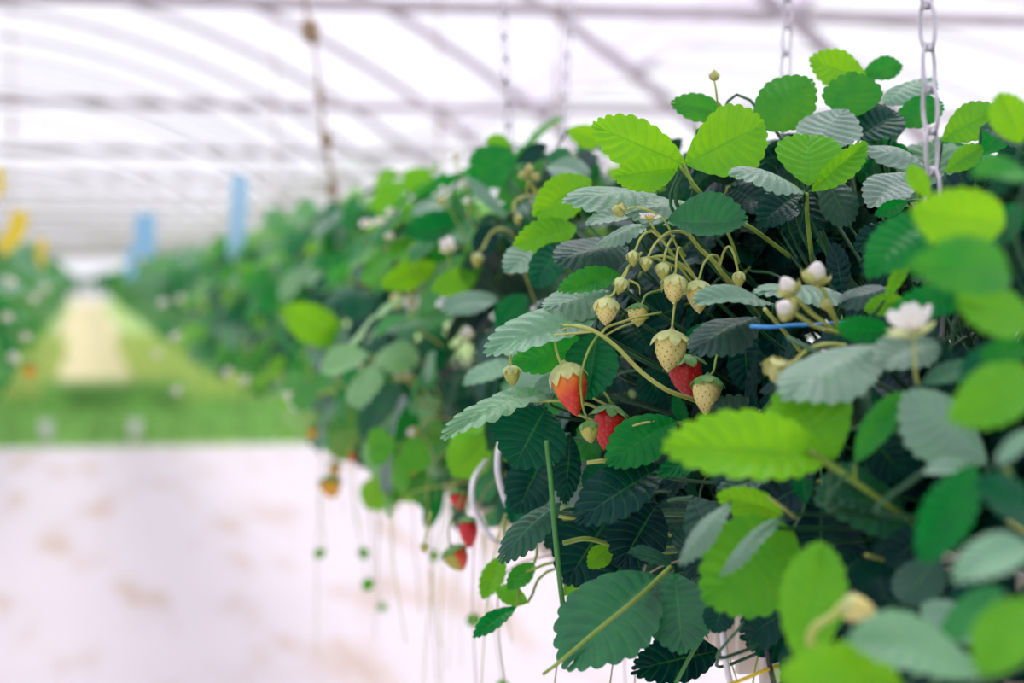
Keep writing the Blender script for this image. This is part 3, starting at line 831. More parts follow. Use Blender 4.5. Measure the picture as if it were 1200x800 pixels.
B(806, 443, 40, 50, 1.80, 12, 'red', 'ripe red strawberry behind the two large pale berries', G1,
  [(798, 412, .01), (802, 400, .04), (820, 395, .1)], .4, .55, .72, .1, 'calyx_green')
B(785, 413, 38, 48, 1.75, -6, 'pale', 'large pale cream strawberry with spread sepals, hanging just above the red one', G1,
  [(788, 380, 0), (790, 362, 0), (794, 345, .02), (800, 335, .04)], .45, .68, .72, .12)
B(828, 464, 34, 45, 1.73, -4, 'pale', 'pale cream strawberry with a dark green cap, lowest right of the focused fruit', G1,
  [(836, 435, 0), (839, 420, .01), (843, 408, .02), (850, 395, .05)], .3, .55, .72, .12, 'calyx_green')
B(710, 366, 27, 32, 1.75, -2, 'pale', 'unripe pale strawberry with a cape of sepals above the bent truss stem', G1,
  [(718, 345, 0), (722, 338, 0), (737, 312, .01), (752, 296, .02)], .25, .75, .72, .12)
B(748, 370, 24, 26, 1.79, 0, 'pale', 'small pale strawberry with a mint leaf tip lying over its top', G1,
  [(752, 356, .0), (758, 345, .02), (775, 340, .05)], .1, .45, .7, .12, 'calyx_green')
B(790, 340, 27, 34, 1.75, -2, 'pale', 'unripe strawberry with long pale sepals, in the middle of the hanging truss', G1,
  [(792, 316, 0), (793, 300, 0), (796, 290, .01), (803, 300, .03)], .3, .85, .75, .12)
B(818, 349, 28, 38, 1.76, 4, 'pale', 'unripe strawberry on a hooked stalk, its tip behind a flat mint leaf', G1,
  [(820, 324, 0), (825, 308, 0), (834, 299, .0), (842, 302, .01), (843, 313, .02)], .35, .7, .75, .12)
B(777, 319, 17, 21, 1.755, -4, 'green', 'tiny green fruitlet wrapped in pale sepals, right of the two small buds', G1,
  [(778, 305, 0), (780, 295, 0), (784, 285, .01), (790, 276, .015)], .3, 1.0, .8, .1)
B(727, 336, 17, 20, 1.75, -18, 'green', 'tiny fruitlet in flared sepals hanging above the caped pale strawberry', G1,
  [(733, 322, 0), (737, 312, .005), (745, 305, .01), (765, 302, .015), (790, 312, .03)], .3, 1.0, .8, .1)
B(742, 304, 14, 18, 1.75, 4, 'green', 'leftmost of the two small green fruitlets under the white flower', G1,
  [(745, 292, 0), (750, 280, 0), (758, 272, .005), (768, 272, .01), (778, 280, .015)], .2, .95, .8, .1)
B(757, 311, 14, 16, 1.75, -6, 'green', 'right-hand of the two small green fruitlets under the white flower', G1,
  [(760, 300, 0), (766, 288, 0), (774, 279, .005), (784, 272, .01), (796, 271, .015)], .2, .95, .8, .1)
B(866, 329, 14, 20, 1.75, 2, 'green', 'lone small fruitlet on a hooked stalk at the right end of the truss', G1,
  [(864, 314, 0), (860, 298, 0), (854, 289, .005), (848, 296, .01), (843, 313, .02)], .2, .95, .8, .1)
B(600, 441, 19, 24, 1.80, 6, 'green', 'small green strawberry dangling alone from a thin stalk at the far left of the truss', G1,
  [(599, 428, 0), (598, 412, 0), (603, 402, 0), (618, 395, 0), (650, 391, -.01), (690, 386, -.02)], .2, .7, .72, .1)
G2 = 'blurred strawberries hanging below the row'
B(549, 624, 23, 36, 2.35, 6, 'red', 'blurred ripe red strawberry hanging free against the white floor', G2,
  [(546, 600, 0), (548, 585, .02), (560, 560, .06)], .3, .4, .6, .1, 'calyx_green')
B(536, 655, 30, 30, 2.38, 25, 'half', 'blurred strawberry, half green and half red, lowest of the free-hanging ones', G2,
  [(527, 638, 0), (528, 610, .02), (545, 575, .06)], .1, .5, .6, .1, 'calyx_green', spin=0)
B(537, 586, 20, 24, 2.45, 10, 'red', 'blurred red strawberry half hidden in stems above the free-hanging one', G2, None, .2, .5, .7, .1, 'calyx_green')
B(388, 572, 26, 26, 3.6, 10, 'yellow', 'blurred orange-yellow strawberry at the lower edge of the far leaves', G2, None, .2, .5, .7, .1, 'calyx_green')
B(366, 508, 13, 17, 3.9, 0, 'yellow', 'small blurred orange strawberry below the white flower pair', G2, None, .2, .5, .7, .1, 'calyx_green')
B(393, 552, 13, 20, 3.7, 0, 'yellow', 'small blurred orange strawberry above the orange-yellow one', G2, None, .2, .5, .7, .1, 'calyx_green')
B(413, 535, 9, 16, 3.6, 0, 'orange', 'tiny blurred reddish strawberry beside dark leaves over the floor', G2, None, .2, .5, .7, .1, 'calyx_green')
B(484, 545, 20, 24, 2.9, 0, 'yellow', 'blurred yellow strawberry under the drooping mid-green leaf', G2, None, .2, .6, .7, .1, 'calyx_green')
B(497, 642, 9, 12, 2.4, 0, 'green', 'tiny blurred green fruitlet hanging left of the half-red strawberry', G2, [(498, 630, 0), (505, 600, .03)], .2, .7, .7, .1)
B(412, 348, 16, 18, 3.3, 5, 'pale', 'blurred pale fruit beneath the white flowers on the row\'s top edge', G2, None, .2, .7, .7, .1)
B(465, 354, 15, 18, 3.0, 5, 'pale', 'blurred pale fruit left of the low white flower pair', G2, None, .2, .7, .7, .1)
B(487, 372, 18, 16, 2.95, 0, 'pale', 'blurred pale yellow fruit directly under the low white flower pair', G2, None, .1, .6, .7, .1)
B(482, 341, 14, 15, 2.95, 0, 'green', 'blurred greenish fruit above the low white flower pair', G2, None, .1, .7, .7, .1)
B(559, 306, 13, 17, 2.55, -6, 'green', 'blurred green fruitlet on a curved stalk right of the white flower', G2,
  [(566, 290, 0), (572, 278, .01), (580, 270, .03)], .2, .8, .7, .1)
B(607, 258, 9, 12, 2.4, 0, 'green', 'small blurred green fruitlet under a looped stalk by lime leaves', G2,
  [(603, 246, 0), (605, 236, .0), (614, 232, .02)], .2, .8, .7, .1)
B(425, 328, 12, 16, 3.3, 0, 'pale', 'small blurred pale fruit at the left of the lime leaf', G2, None, .2, .7, .7, .1)
B(35, 435, 16, 22, 5.2, 0, 'yellow', 'blurred orange strawberry in the left-hand row', G2, None, .2, .5, .7, .1, 'calyx_green')
B(1008, 714, 32, 42, 1.16, 75, 'pale', 'large blurred yellow-green young fruit on a curved stalk, nearest of all the fruit', G2,
  [(975, 722, 0), (955, 735, -.005), (950, 755, 0), (975, 772, .03)], .0, .5, .7, .2, r=.0022)

# ------------------------------------------------------------------ flowers (parts of their plants)
def near_plant(P):
    return min(list(NEAR.values()) + mid, key=lambda o: abs(o.location.y - P.y))
def flower(px, py, dia, Y, face, openess=.75, stalk=None, pl=None, petal='petal', r=.0009):
    """face: (right, up, toward camera) direction the flower looks in"""
    P = pt(px, py, Y); s = mpp(P); D = dia * s
    if pl is None: pl = near_plant(P)
    f = (RIGHT * face[0] + UPV * face[1] - FWD * face[2]).normalized()
    rr = random.Random(int(px * 3 + py)); mb = MB()
    for k in range(5):
        a = 2 * PI * k / 5 + rr.uniform(-.1, .1); l = D * .5; wd = D * .42; V = []; m = 6; n = 4
        for j in range(m + 1):
            t = j / m; half = wd / 2 * math.sin(PI * (t * .86 + .07)) ** .6
            for i in range(n + 1):
                y = (i / n * 2 - 1) * half
                x = D * .06 + l * t * openess; z = l * t * (1 - openess) * 1.6 * (.4 + .6 * t) + .10 * D * (y / wd) ** 2 * 2 + rr.uniform(-.01, .01) * D
                V.append((x * math.cos(a) - y * math.sin(a), x * math.sin(a) + y * math.cos(a), z))
        F = [[j * (n + 1) + i, (j + 1) * (n + 1) + i, (j + 1) * (n + 1) + i + 1, j * (n + 1) + i + 1] for j in range(m) for i in range(n)]
        mb.add(V, F)
    fo = link('flower', mb.mesh('flower', [petal]), pl, P - Vector(pl.location)); orient(fo, -f)
    c = MB(); nv, nu = 4, 10; V = []
    for i in range(nv + 1):
        for j in range(nu):
            th = i / nv * PI / 2; a = 2 * PI * j / nu
            V.append((D * .10 * math.cos(th) * math.cos(a), D * .10 * math.cos(th) * math.sin(a), D * .10 * math.sin(th)))
    c.add(V, [[i * nu + j, i * nu + (j + 1) % nu, (i + 1) * nu + (j + 1) % nu, (i + 1) * nu + j] for i in range(nv) for j in range(nu)])
    for k in range(14):
        a = k * 2.4; 
        tube(c, [Vector((D * .1 * math.cos(a), D * .1 * math.sin(a), .01 * D)), Vector((D * .2 * math.cos(a), D * .2 * math.sin(a), .11 * D))], D * .012, D * .022, 4)
    link('flower_center', c.mesh('flower_center', ['pollen']), fo)
    cx = calyx_mb(D * .5, D * .2, 8, .8, .8, 3)
    ca = link('sepals', cx.mesh('sepals', ['calyx']), fo); ca.rotation_euler = (PI, 0, 0); ca.location = (0, 0, D * .05)
    pts = [P - f * D * .06] + ([pt(x, y, Y + dy) for x, y, dy in stalk] if stalk else [P - f * D * .5 - Vector((0, 0, .02)), P + Vector((.05, .05, -.06))])
    q = [fo.matrix_basis.inverted() @ (p - Vector(pl.location)) for p in spline(pts, 5)]
    m2 = MB(); tube(m2, q, r, r * 1.2, 6); link('flower_stalk', m2.mesh('flower_stalk', ['truss_stem']), fo)
    return fo
def bud(px, py, w, h, Y, up, pl=None, stalk=None, white=.5, r=.0009):
    P = pt(px, py, Y); s = mpp(P); W, H = w * s, h * s
    if pl is None: pl = near_plant(P)
    d = (RIGHT * up[0] + UPV * up[1] - FWD * up[2]).normalized()
    mb = MB(); nv, nu = 10, 12; V = []
    for i in range(nv + 1):
        t = i / nv; rad = W / 2 * .8 * math.sin(PI * (.04 + .92 * t)) ** .7
        for j in range(nu):
            a = 2 * PI * j / nu; k = 1 + .08 * math.cos(5 * a)
            V.append((rad * k * math.cos(a), rad * k * math.sin(a), H * (t - .4)))
    F = [[i * nu + j, i * nu + (j + 1) % nu, (i + 1) * nu + (j + 1) % nu, (i + 1) * nu + j] for i in range(nv) for j in range(nu)]
    F += [[j for j in range(nu)][::-1], [nv * nu + j for j in range(nu)]]
    mb.add(V, F, 0)
    bo = link('flower_bud', mb.mesh('flower_bud', ['petal' if white > .3 else 'bud']), pl, P - Vector(pl.location)); orient(bo, -d)
    se = MB()
    for k in range(6):
        a = 2 * PI * k / 6; V = []
        for j in range(6):
            t = j / 5; z = H * (-.46 + .80 * t * (1.0 if white < .7 else .8)); rad = W / 2 * (.28 + .92 * math.sin(PI * min(1, t * .62 + .05))) * (1 + .25 * t * t)
            half = W * .38 * (math.sin(PI * min(.999, t * .75 + .25)) if t < 1 else 0)
            for sd in (-1, 0, 1):
                x = rad; y = sd * half
                V.append((x * math.cos(a) - y * math.sin(a), x * math.sin(a) + y * math.cos(a), z))
        se.add(V, [[j * 3 + i, j * 3 + 3 + i, j * 3 + 4 + i, j * 3 + 1 + i] for j in range(5) for i in range(2)])
    link('sepals', se.mesh('sepals', ['bud']), bo)
    pts = [P - d * H * .42] + ([pt(x, y, Y + dy) for x, y, dy in stalk] if stalk else [P - d * H * 1.2, P + Vector((.04, .04, -.05))])
    q = [bo.matrix_basis.inverted() @ (p - Vector(pl.location)) for p in spline(pts, 5)]
    m2 = MB(); tube(m2, q, r, r * 1.2, 6); link('flower_stalk', m2.mesh('flower_stalk', ['truss_stem']), bo)
    return bo
N = NEAR
flower(761, 256, 28, 1.75, (.05, .95, .35), .85, [(765, 266, 0), (772, 275, .01), (790, 300, .02), (806, 326, .03)], N['D'])
bud(726, 246, 14, 16, 1.75, (-.9, .1, .3), N['D'], [(742, 243, 0), (762, 247, 0), (780, 260, .01), (790, 282, .02), (802, 305, .03), (818, 330, .04)], .1)
bud(837, 89, 10, 12, 1.9, (0, 1, .1), N['C'], [(839, 105, 0), (841, 122, .01), (845, 140, .03)], .1)
bud(956, 322, 26, 26, 1.5, (.15, .95, .2), N['B'], [(964, 340, 0), (972, 358, .01), (980, 378, .02), (985, 390, .03)], 1, .0016)
bud(924, 337, 22, 24, 1.5, (-.5, .8, .2), N['B'], [(936, 352, 0), (952, 368, .01), (975, 384, .02), (985, 390, .03)], 1, .0014)
bud(922, 362, 22, 24, 1.48, (-.8, .4, .3), N['B'], [(936, 370, 0), (955, 382, .01), (975, 388, .02), (985, 391, .03)], 1, .0014)
bud(968, 357, 12, 12, 1.5, (.1, .9, .3), N['B'], [(972, 366, 0), (985, 388, .03)], .1)
bud(914, 434, 32, 26, 1.46, (-.55, -.75, .3), N['B'], [(930, 424, 0), (945, 411, 0), (965, 404, 0), (990, 405, .02)], .1, .0016)
flower(963, 419, 28, 1.49, (.1, .9, .5), .8, [(968, 425, 0), (975, 432, .03)], N['B'])
flower(1070, 386, 74, 1.3, (-.25, .85, .3), .6, None, N['B'])
bud(983, 571, 14, 12, 1.45, (0, -.6, .8), N['B'], [(988, 560, 0), (998, 550, .02)], .1)
bud(1052, 719, 8, 10, 1.35, (.5, .5, .5), N['B'], None, 1)
for (x, y, d, Y, f, o) in [(526, 291, 28, 2.7, (-.2, .75, .6), .5), (488, 297, 20, 2.9, (0, .7, .7), .8), (483, 355, 24, 2.95, (-.2, .6, .8), .8), (549, 393, 22, 2.6, (-.3, .6, .7), .5),
        (342, 463, 20, 4.0, (-.5, .2, .8), .85), (350, 472, 22, 3.95, (-.2, .1, .9), .85), (385, 432, 20, 3.5, (-.4, .8, .4), .5), (430, 263, 18, 3.3, (0, .8, .6), .85), (446, 261, 18, 3.3, (.1, .8, .6), .85),
        (461, 250, 20, 3.2, (.1, .8, .6), .85), (533, 181, 16, 2.8, (-.3, .8, .4), .9), (548, 237, 14, 2.7, (-.4, .7, .5), .6), (620, 205, 14, 2.35, (0, .7, .7), .7), (456, 278, 13, 3.1, (0, .7, .7), .7),
        (487, 360, 14, 2.95, (.2, .5, .8), .8), (207, 395, 14, 5.6, (-.3, .6, .8), .8), (192, 355, 13, 6.2, (-.3, .6, .8), .8), (212, 350, 12, 6.4, (-.3, .6, .8), .8), (208, 458, 13, 5.4, (-.3, .3, .8), .8),
        (268, 436, 13, 4.9, (-.4, .3, .8), .8), (288, 446, 13, 4.8, (-.4, .3, .8), .8), (185, 415, 12, 5.8, (-.3, .6, .8), .8)]:
    flower(x, y, d, Y, f, o)
for k, (x, y, d, Y) in enumerate([(12, 330, 14, 5.2), (16, 420, 16, 5.0), (40, 350, 13, 6.2), (8, 372, 14, 5.1), (52, 338, 12, 7.5), (30, 395, 13, 5.6)]):
    flower(x, y, d, Y, (.4, .6, .7), .8, None, min(LP, key=lambda o: abs(o.location.y - Y)))
for (x, y, w, h, Y, u) in [(419, 435, 15, 16, 3.4, (-.4, .9, .2)), (478, 441, 12, 12, 3.0, (-.3, .9, .2)), (468, 440, 11, 12, 3.05, (-.8, .5, .2)), (518, 236, 10, 10, 2.8, (-.6, .6, .2)), (445, 425, 12, 14, 3.2, (-.5, .7, .3)),
        (620, 198, 9, 11, 2.35, (0, .9, .3)), (613, 205, 9, 10, 2.35, (-.5, .7, .3)), (628, 207, 8, 10, 2.35, (.5, .7, .3)), (484, 507, 12, 12, 2.9, (-.7, .3, .3)), (600, 314, 10, 14, 2.4, (-.3, -.8, .3))]:
    bud(x, y, w, h, Y, u, None, None, .6 if y > 420 else .1)

# ------------------------------------------------------------------ trusses, stems, runners (parts of their plants)
def stem(name, pl, pts, r0, r1=None, mat='petiole', Y=1.75):
    P = [pt(p[0], p[1], Y + (p[2] if len(p) > 2 else 0)) for p in pts]
    return tube_obj(name, mat, spline(P, 7), r0, r1, 8, pl)
stem('fruit_truss', N['D'], [(660, 381, .02), (676, 382, .01), (697, 388, 0), (722, 406, 0), (752, 436, 0), (782, 457, 0), (812, 468, .02), (838, 480, .06)], .0015, .0022, 'truss_stem')
stem('truss_branch', N['D'], [(697, 388, .0), (640, 394, .02), (610, 398, .03)], .0011, .0009, 'truss_stem')
stem('truss_branch', N['D'], [(704, 392, 0), (712, 383, .005), (730, 377, .01), (745, 372, .02), (775, 366, .04)], .0012, .0010, 'truss_stem')
stem('truss_branch', N['D'], [(708, 394, .005), (728, 383, .01), (760, 372, .03)], .0009, .0008, 'truss_stem')
stem('fruit_truss', N['D'], [(771, 281, .01), (784, 273, .01), (797, 271, .01), (808, 276, .01), (820, 291, .015), (836, 306, .02), (848, 322, .03), (868, 345, .06), (890, 372, .1)], .0011, .0026, 'truss_stem', 1.765)
stem('truss_branch', N['D'], [(760, 302, 0), (778, 300, .005), (796, 308, .01), (815, 326, .02), (830, 345, .04)], .0010, .0016, 'truss_stem')
stem('truss_branch', N['D'], [(763, 270, 0), (775, 281, .005), (786, 297, .01), (800, 318, .02), (816, 336, .04)], .0008, .0010, 'truss_stem')
stem('truss_bract', N['D'], [(736, 328, 0), (748, 334, .0), (750, 345, .005)], .0012, .0004, 'truss_stem')
stem('truss_branch', N['D'], [(620, 470, .03), (660, 470, .02), (690, 474, .02), (714, 486, .03)], .0012, .0014, 'truss_stem', 1.80)
stem('truss_branch', N['D'], [(672, 484, .03), (700, 494, .03), (730, 500, .05)], .0010, .0010, 'truss_stem', 1.80)
stem('truss_branch', N['D'], [(694, 466, .03), (712, 475, .03)], .0010, .0010, 'truss_stem', 1.80)
stem('leaf_stalk', N['C'], [(945, 226, 0), (946, 255, .01), (949, 282, .02), (952, 308, .04)], .0020, .0023, 'petiole', 1.74)
stem('leaf_stalk', N['C'], [(909, 208, 0), (928, 216, 0), (945, 230, 0)], .0009, .0012, 'petiole', 1.735)
stem('leaf_stalk', N['D'], [(801, 192, 0), (810, 212, .0), (822, 228, .01), (832, 240, .02)], .0017, .0022, 'petiole', 1.755)
stem('leaf_stalk', N['D'], [(797, 196, -.005), (812, 214, 0)], .0012, .0014, 'petiole', 1.755)
stem('leaf_stalk', N['C'], [(868, 260, 0), (885, 270, 0), (905, 285, .01), (926, 301, .02)], .0018, .0020, 'petiole', 1.77)
stem('leaf_stalk', N['C'], [(848, 262, .02), (858, 285, .02), (866, 308, .03)], .0014, .0014, 'petiole', 1.78)
stem('leaf_stalk', N['C'], [(958, 282, .0), (972, 302, .02), (985, 325, .04)], .0012, .0014, 'green_stem', 1.79)
stem('leaf_stalk', N['E'], [(636, 790, 0), (660, 772, 0), (700, 738, 0), (745, 702, 0), (786, 664, .02)], .0014, .0022, 'petiole', 1.64)
stem('leaf_stalk', N['E'], [(792, 800, 0), (808, 770, 0), (826, 740, .0), (838, 716, .03)], .0016, .0018, 'green_stem', 1.66)
stem('cut_stem', N['E'], [(640, 516, 0), (645, 560, 0), (650, 620, 0), (656, 680, 0), (661, 718, 0)], .0018, .0024, 'green_stem', 1.70)
stem('leaf_stalk', N['E'], [(660, 636, 0), (685, 631, 0), (705, 635, .01), (718, 640, .02)], .0024, .0018, 'petiole', 1.82)
stem('leaf_stalk', N['E'], [(688, 542, 0), (710, 540, 0), (735, 545, .02)], .0018, .0020, 'truss_stem', 1.80)
stem('leaf_stalk', N['E'], [(716, 514, 0), (745, 498, -.02), (775, 494, -.01), (805, 498, .02), (838, 520, .03)], .0009, .0016, 'truss_stem', 1.75)
stem('leaf_stalk', N['E'], [(648, 604, 0), (665, 606, .0), (680, 608, .02)], .0014, .0014, 'truss_stem', 1.84)
stem('leaf_stalk', N['B'], [(948, 528, -.01), (985, 552, .0), (1010, 570, .01), (1070, 612, .05)], .0024, .0020, 'petiole', 1.33)
stem('leaf_stalk', N['B'], [(1002, 562, 0), (1002, 545, 0), (1008, 525, .01)], .0012, .0010, 'petiole', 1.33)
stem('leaf_stalk', N['B'], [(900, 582, 0), (922, 598, .0), (932, 606, .02)], .0010, .0014, 'truss_stem', 1.44)
stem('leaf_stalk', N['B'], [(896, 362, 0), (925, 395, .03), (938, 412, .04)], .0016, .0016, 'truss_stem', 1.60)
stem('leaf_stalk', N['B'], [(1015, 650, 0), (1040, 658, .01), (1060, 665, .02)], .0013, .0010, 'truss_stem', 1.36)
stem('leaf_stalk', N['A'], [(1180, 550, 0), (1195, 580, .01), (1205, 600, .02)], .0018, .0016, 'petiole', 1.12)
stem('leaf_stalk', N['A'], [(1180, 610, 0), (1200, 622, .0), (1215, 630, .02)], .0012, .0012, 'truss_stem', 1.2)
stem('runner', N['E'], [(842, 806, 0), (870, 796, 0), (905, 782, 0), (930, 775, .02)], .0014, .0018, 'trap_yellow', 1.60)
stem('leaf_stalk', N['F'], [(566, 292, 0), (576, 272, 0), (590, 268, .0), (604, 278, .02), (616, 300, .06)], .0012, .0012, 'truss_stem', 2.5)
stem('leaf_stalk', N['F'], [(602, 250, 0), (602, 238, 0), (610, 231, .0), (625, 228, .02)], .0012, .0012, 'truss_stem', 2.4)
stem('leaf_stalk', N['G'], [(535, 184, 0), (540, 205, 0), (552, 240, .02), (566, 262, .03), (590, 290, .05)], .0010, .0015, 'truss_stem', 2.78)
stem('leaf_stalk', N['G'], [(385, 434, 0), (402, 452, 0), (420, 470, .02)], .0014, .0014, 'truss_stem', 3.3)
stem('leaf_stalk', N['G'], [(420, 438, 0), (436, 462, .02)], .0016, .0014, 'truss_stem', 3.3)
stem('leaf_stalk', N['G'], [(478, 442, 0), (500, 460, 0), (515, 485, .02)], .0013, .0013, 'truss_stem', 3.0)
stem('leaf_stalk', N['G'], [(482, 442, 0), (508, 452, 0), (520, 482, .02)], .0013, .0013, 'truss_stem', 3.0)
stem('leaf_stalk', N['G'], [(486, 506, 0), (505, 490, 0), (530, 492, .02), (545, 500, .03)], .0014, .0016, 'truss_stem', 2.85)
stem('leaf_stalk', N['G'], [(372, 462, 0), (392, 458, 0), (420, 474, .02), (440, 490, .03)], .0018, .0018, 'truss_stem', 3.5)
rs = random.Random(5)
runner_plants = [N['E'], N['F'], N['G']] + mid[:4]
for k in range(34):                    # old runners and fruit stalks hanging below the gutter
    pl = runner_plants[k % len(runner_plants)]
    x0 = rs.uniform(.38, .62); y0 = pl.location.y + rs.uniform(-.14, .14)
    if pl is N['E']: y0 += .25
    top = Vector((x0, y0, rs.uniform(1.03, 1.12))); ln = rs.uniform(.08, .34)
    lean = rs.uniform(-.14, .02)
    end = top + Vector((lean * ln * 1.6, rs.uniform(-.25, .1) * ln, -ln))
    m1 = top.lerp(end, .4) + Vector((-.015, 0, .01))
    tube_obj('runner', rs.choice(['dry_stem', 'truss_stem', 'petiole', 'truss_stem']), spline([top + Vector((.1, 0, .02)), top, m1, end], 6), .0012, .0007, 6, pl)
    if k % 3 == 0:
        v, f, uv = leaflet(.022, .018, 5, 3, 2, .3, .2, .1, .01, .08, k)
        mb = MB(); fr = frame((rs.uniform(-1, .2), rs.uniform(-1, 1), -.5), (0, -1, .6)); mb.add(v @ fr, f, 0, uv)
        o = add_leaf_mesh(pl, mb, .7); o.location = end - Vector(pl.location)

# ------------------------------------------------------------------ gutters, hoses, strings
def gutter(X, Y0, Y1, label):
    o = empty('growing_gutter', (X, Y0, .97), label, 'gutter')
    mb = MB(); L = Y1 - Y0
    prof = [(-.125, .185), (-.135, .185), (-.135, .17), (-.118, .165), (-.105, .02), (-.085, 0), (.085, 0), (.105, .02), (.118, .165), (.135, .17), (.135, .185), (.125, .185),
            (.108, .172), (.094, .026), (.08, .01), (-.08, .01), (-.094, .026), (-.108, .172)]
    n = len(prof)
    V = [(x, 0, z) for x, z in prof] + [(x, L, z) for x, z in prof]
    mb.add(V, [[i, i + n, (i + 1) % n + n, (i + 1) % n] for i in range(n)] + [list(range(n)), [i + n for i in range(n)][::-1]])
    link('trough', mb.mesh('trough', ['cream_plastic'], False), o)
    k = 0; y = 4.5
    rb = MB()
    while y < min(L, 13):
        box(rb, (-.127, y, .0), (-.104, y + .012, .168)); y += .075
    ro = link('stiffening_ribs', rb.mesh('stiffening_ribs', ['cream_plastic'], False), o)
    ro['kind'] = 'stuff'
    s = MB(); ny = 60
    V = []; F = []
    rr2 = random.Random(3)
    for i in range(ny + 1):
        for j in range(7):
            x = -.1 + .2 * j / 6
            V.append((x, L * i / ny, .165 + .03 * math.sin(PI * j / 6) + rr2.uniform(-.006, .006)))
    for i in range(ny):
        for j in range(6):
            a = i * 7 + j; F.append([a, a + 1, a + 8, a + 7])
    s.add(V, F)
    so = link('growing_substrate', s.mesh('growing_substrate', ['substrate']), None, (X, Y0, .97))
    tag(so, 'dark growing substrate filling the ' + ('right' if X > 0 else 'left') + '-hand gutter under the plants', 'substrate', None, 'stuff')
    return o
gutter(ROWX, -4.2, 110, 'cream plastic gutter hanging under the right-hand strawberry row, seen beneath the dark leaves')
gutter(LROWX, -4.2, 110, 'cream plastic gutter under the blurred left-hand strawberry row')

def hose(pxs, Y, r, mat, name, label, cat, group=None):
    P = [pt(x, y, Y + d) for x, y, d in pxs]
    o = tube_obj(name, mat, spline(P, 8), r, None, 10)
    c = P[0]; o.location = c
    o.data.transform(Matrix.Translation(-c))
    return tag(o, label, cat, group)
hose([(826, 690, .10), (843, 712, .02), (847, 740, 0), (850, 770, 0), (858, 806, .0), (880, 850, .03)], 1.62, .0026, 'white_plastic', 'drip_hose', 'white drip hose hanging in front of the cream gutter below the dark leaves', 'hose', 'white drip hoses')
hose([(600, 500, .1), (586, 520, .02), (583, 550, 0), (590, 580, 0), (602, 604, .0), (625, 620, .06)], 2.1, .0032, 'white_plastic', 'drip_hose', 'white drip hose looping out below the leaves behind the green cut stem', 'hose', 'white drip hoses')
hose([(570, 540, .1), (556, 560, .03), (553, 585, 0), (562, 610, 0), (580, 634, .0), (600, 640, .06)], 2.3, .0032, 'white_plastic', 'drip_hose', 'blurred white drip hose looping behind the free-hanging red strawberry', 'hose', 'white drip hoses')
hose([(890, 735, .05), (897, 752, 0), (901, 775, 0), (908, 806, 0), (915, 840, .02)], 1.60, .0022, 'black_plastic', 'drip_hose', 'thin dark drip hose beside the white one at the cream gutter', 'hose')
hose([(880, 382, .03), (905, 383, .005), (930, 381, 0), (962, 380, 0), (1000, 376, .03)], 1.55, .0014, 'twine_blue', 'support_string', 'bright blue plastic string crossing the leaves under the white buds', 'string')

# ------------------------------------------------------------------ chains and hanging twine
def link_mb(L, W, r):
    mb = MB(); pts = []; n = 22
    for i in range(n + 1):
        a = 2 * PI * i / n
        c, s = math.cos(a), math.sin(a)
        pts.append(Vector((W / 2 * math.copysign(abs(c) ** .8, c), 0, L / 2 * math.copysign(abs(s) ** .9, s))))
    tube(mb, pts, r, None, 7, 0, False)
    for sz in (1, -1):          # twisted wire knot closing the link
        tube(mb, [Vector((-W * .32, .4 * r, sz * L * .47)), Vector((W * .32, -.4 * r, sz * L * .45))], r * 1.7, None, 8)
    return mb
LINK = link_mb(.036, .0135, .0017).mesh('chain_link', ['chain_steel'])
def to_roof(P0, P1, z=3.45):
    return P1 + (P0 - P1) * ((z - P1.z) / (P0.z - P1.z))
def chain(P0, P1, scale, label):
    P0 = to_roof(P0, P1)
    o = empty('hanging_chain', P1, label, 'chain', 'chains holding up the gutter')
    d = P0 - P1; n = int(d.length / (.031 * scale)); dirv = d.normalized()
    base = Vector((0, 0, 1)).rotation_difference(dirv)
    for i in range(n + 1):
        if i >= 95: break
        l = link('link', LINK, o); l.rotation_mode = 'QUATERNION'
        l.location = dirv * (.031 * scale * i)
        l.rotation_quaternion = base @ Quaternion((0, 0, 1), PI / 2 * (i % 2) + .5)
        l.scale = (scale,) * 3
    return o
chain(pt(1084, -60, 1.50), pt(1098, 372, 1.50), 1.0, 'nearest steel chain, hanging in front of the right-hand leaves from the roof')
chain(pt(925, -40, 2.35), pt(920, 110, 2.35), 1.0, 'blurred steel chain dropping behind the topmost serrated leaves')
chain(pt(587, -40, 2.95), pt(598, 185, 2.95), 1.0, 'steel chain hanging beside the tall dark green leaf')
chain(pt(670, -40, 3.4), pt(659, 150, 3.4), 1.1, 'blurred steel chain hanging over the lime leaf behind the bright three-part leaf')
def twine(P0, P1, label, knots, r=.004, mat='twine_brown'):
    Q0 = to_roof(P0, P1); k0 = (P0 - P1).length / (Q0 - P1).length; P0 = Q0; knots = [(f * k0, sz) for f, sz in knots]
    o = empty('hanging_twine', P1, label, 'twine', 'twines hanging from the roof')
    n = 24; pts = [P1.lerp(P0, i / n) + Vector((.004 * math.sin(i * 1.7), .004 * math.cos(i * 2.1), 0)) for i in range(n + 1)]
    tube_obj('cord', mat, pts, r, None, 6, o)
    for f, sz in knots:
        c = P1.lerp(P0, f); mb = MB(); m = 30
        hp = [c + Vector((sz * math.cos(k * 1.05) * .8, sz * math.sin(k * 1.05) * .8, sz * 2.6 * (k / m - .5))) for k in range(m)]
        tube(mb, [Vector(rel(o, p)) for p in hp], sz * .6, None, 6)
        link('knot', mb.mesh('knot', [mat]), o)
    return o
twine(pt(356, -20, 5.0), pt(398, 275, 5.0), 'brown knotted twine slanting down from the roof into the blurred row', [(.81, .016), (.38, .011), (.18, .010), (.55, .007)], .0042, 'twine_brown')
twine(pt(322, 30, 9.0), pt(326, 290, 9.0), 'faint brownish twine hanging left of the knotted one', [(.6, .007)], .003)
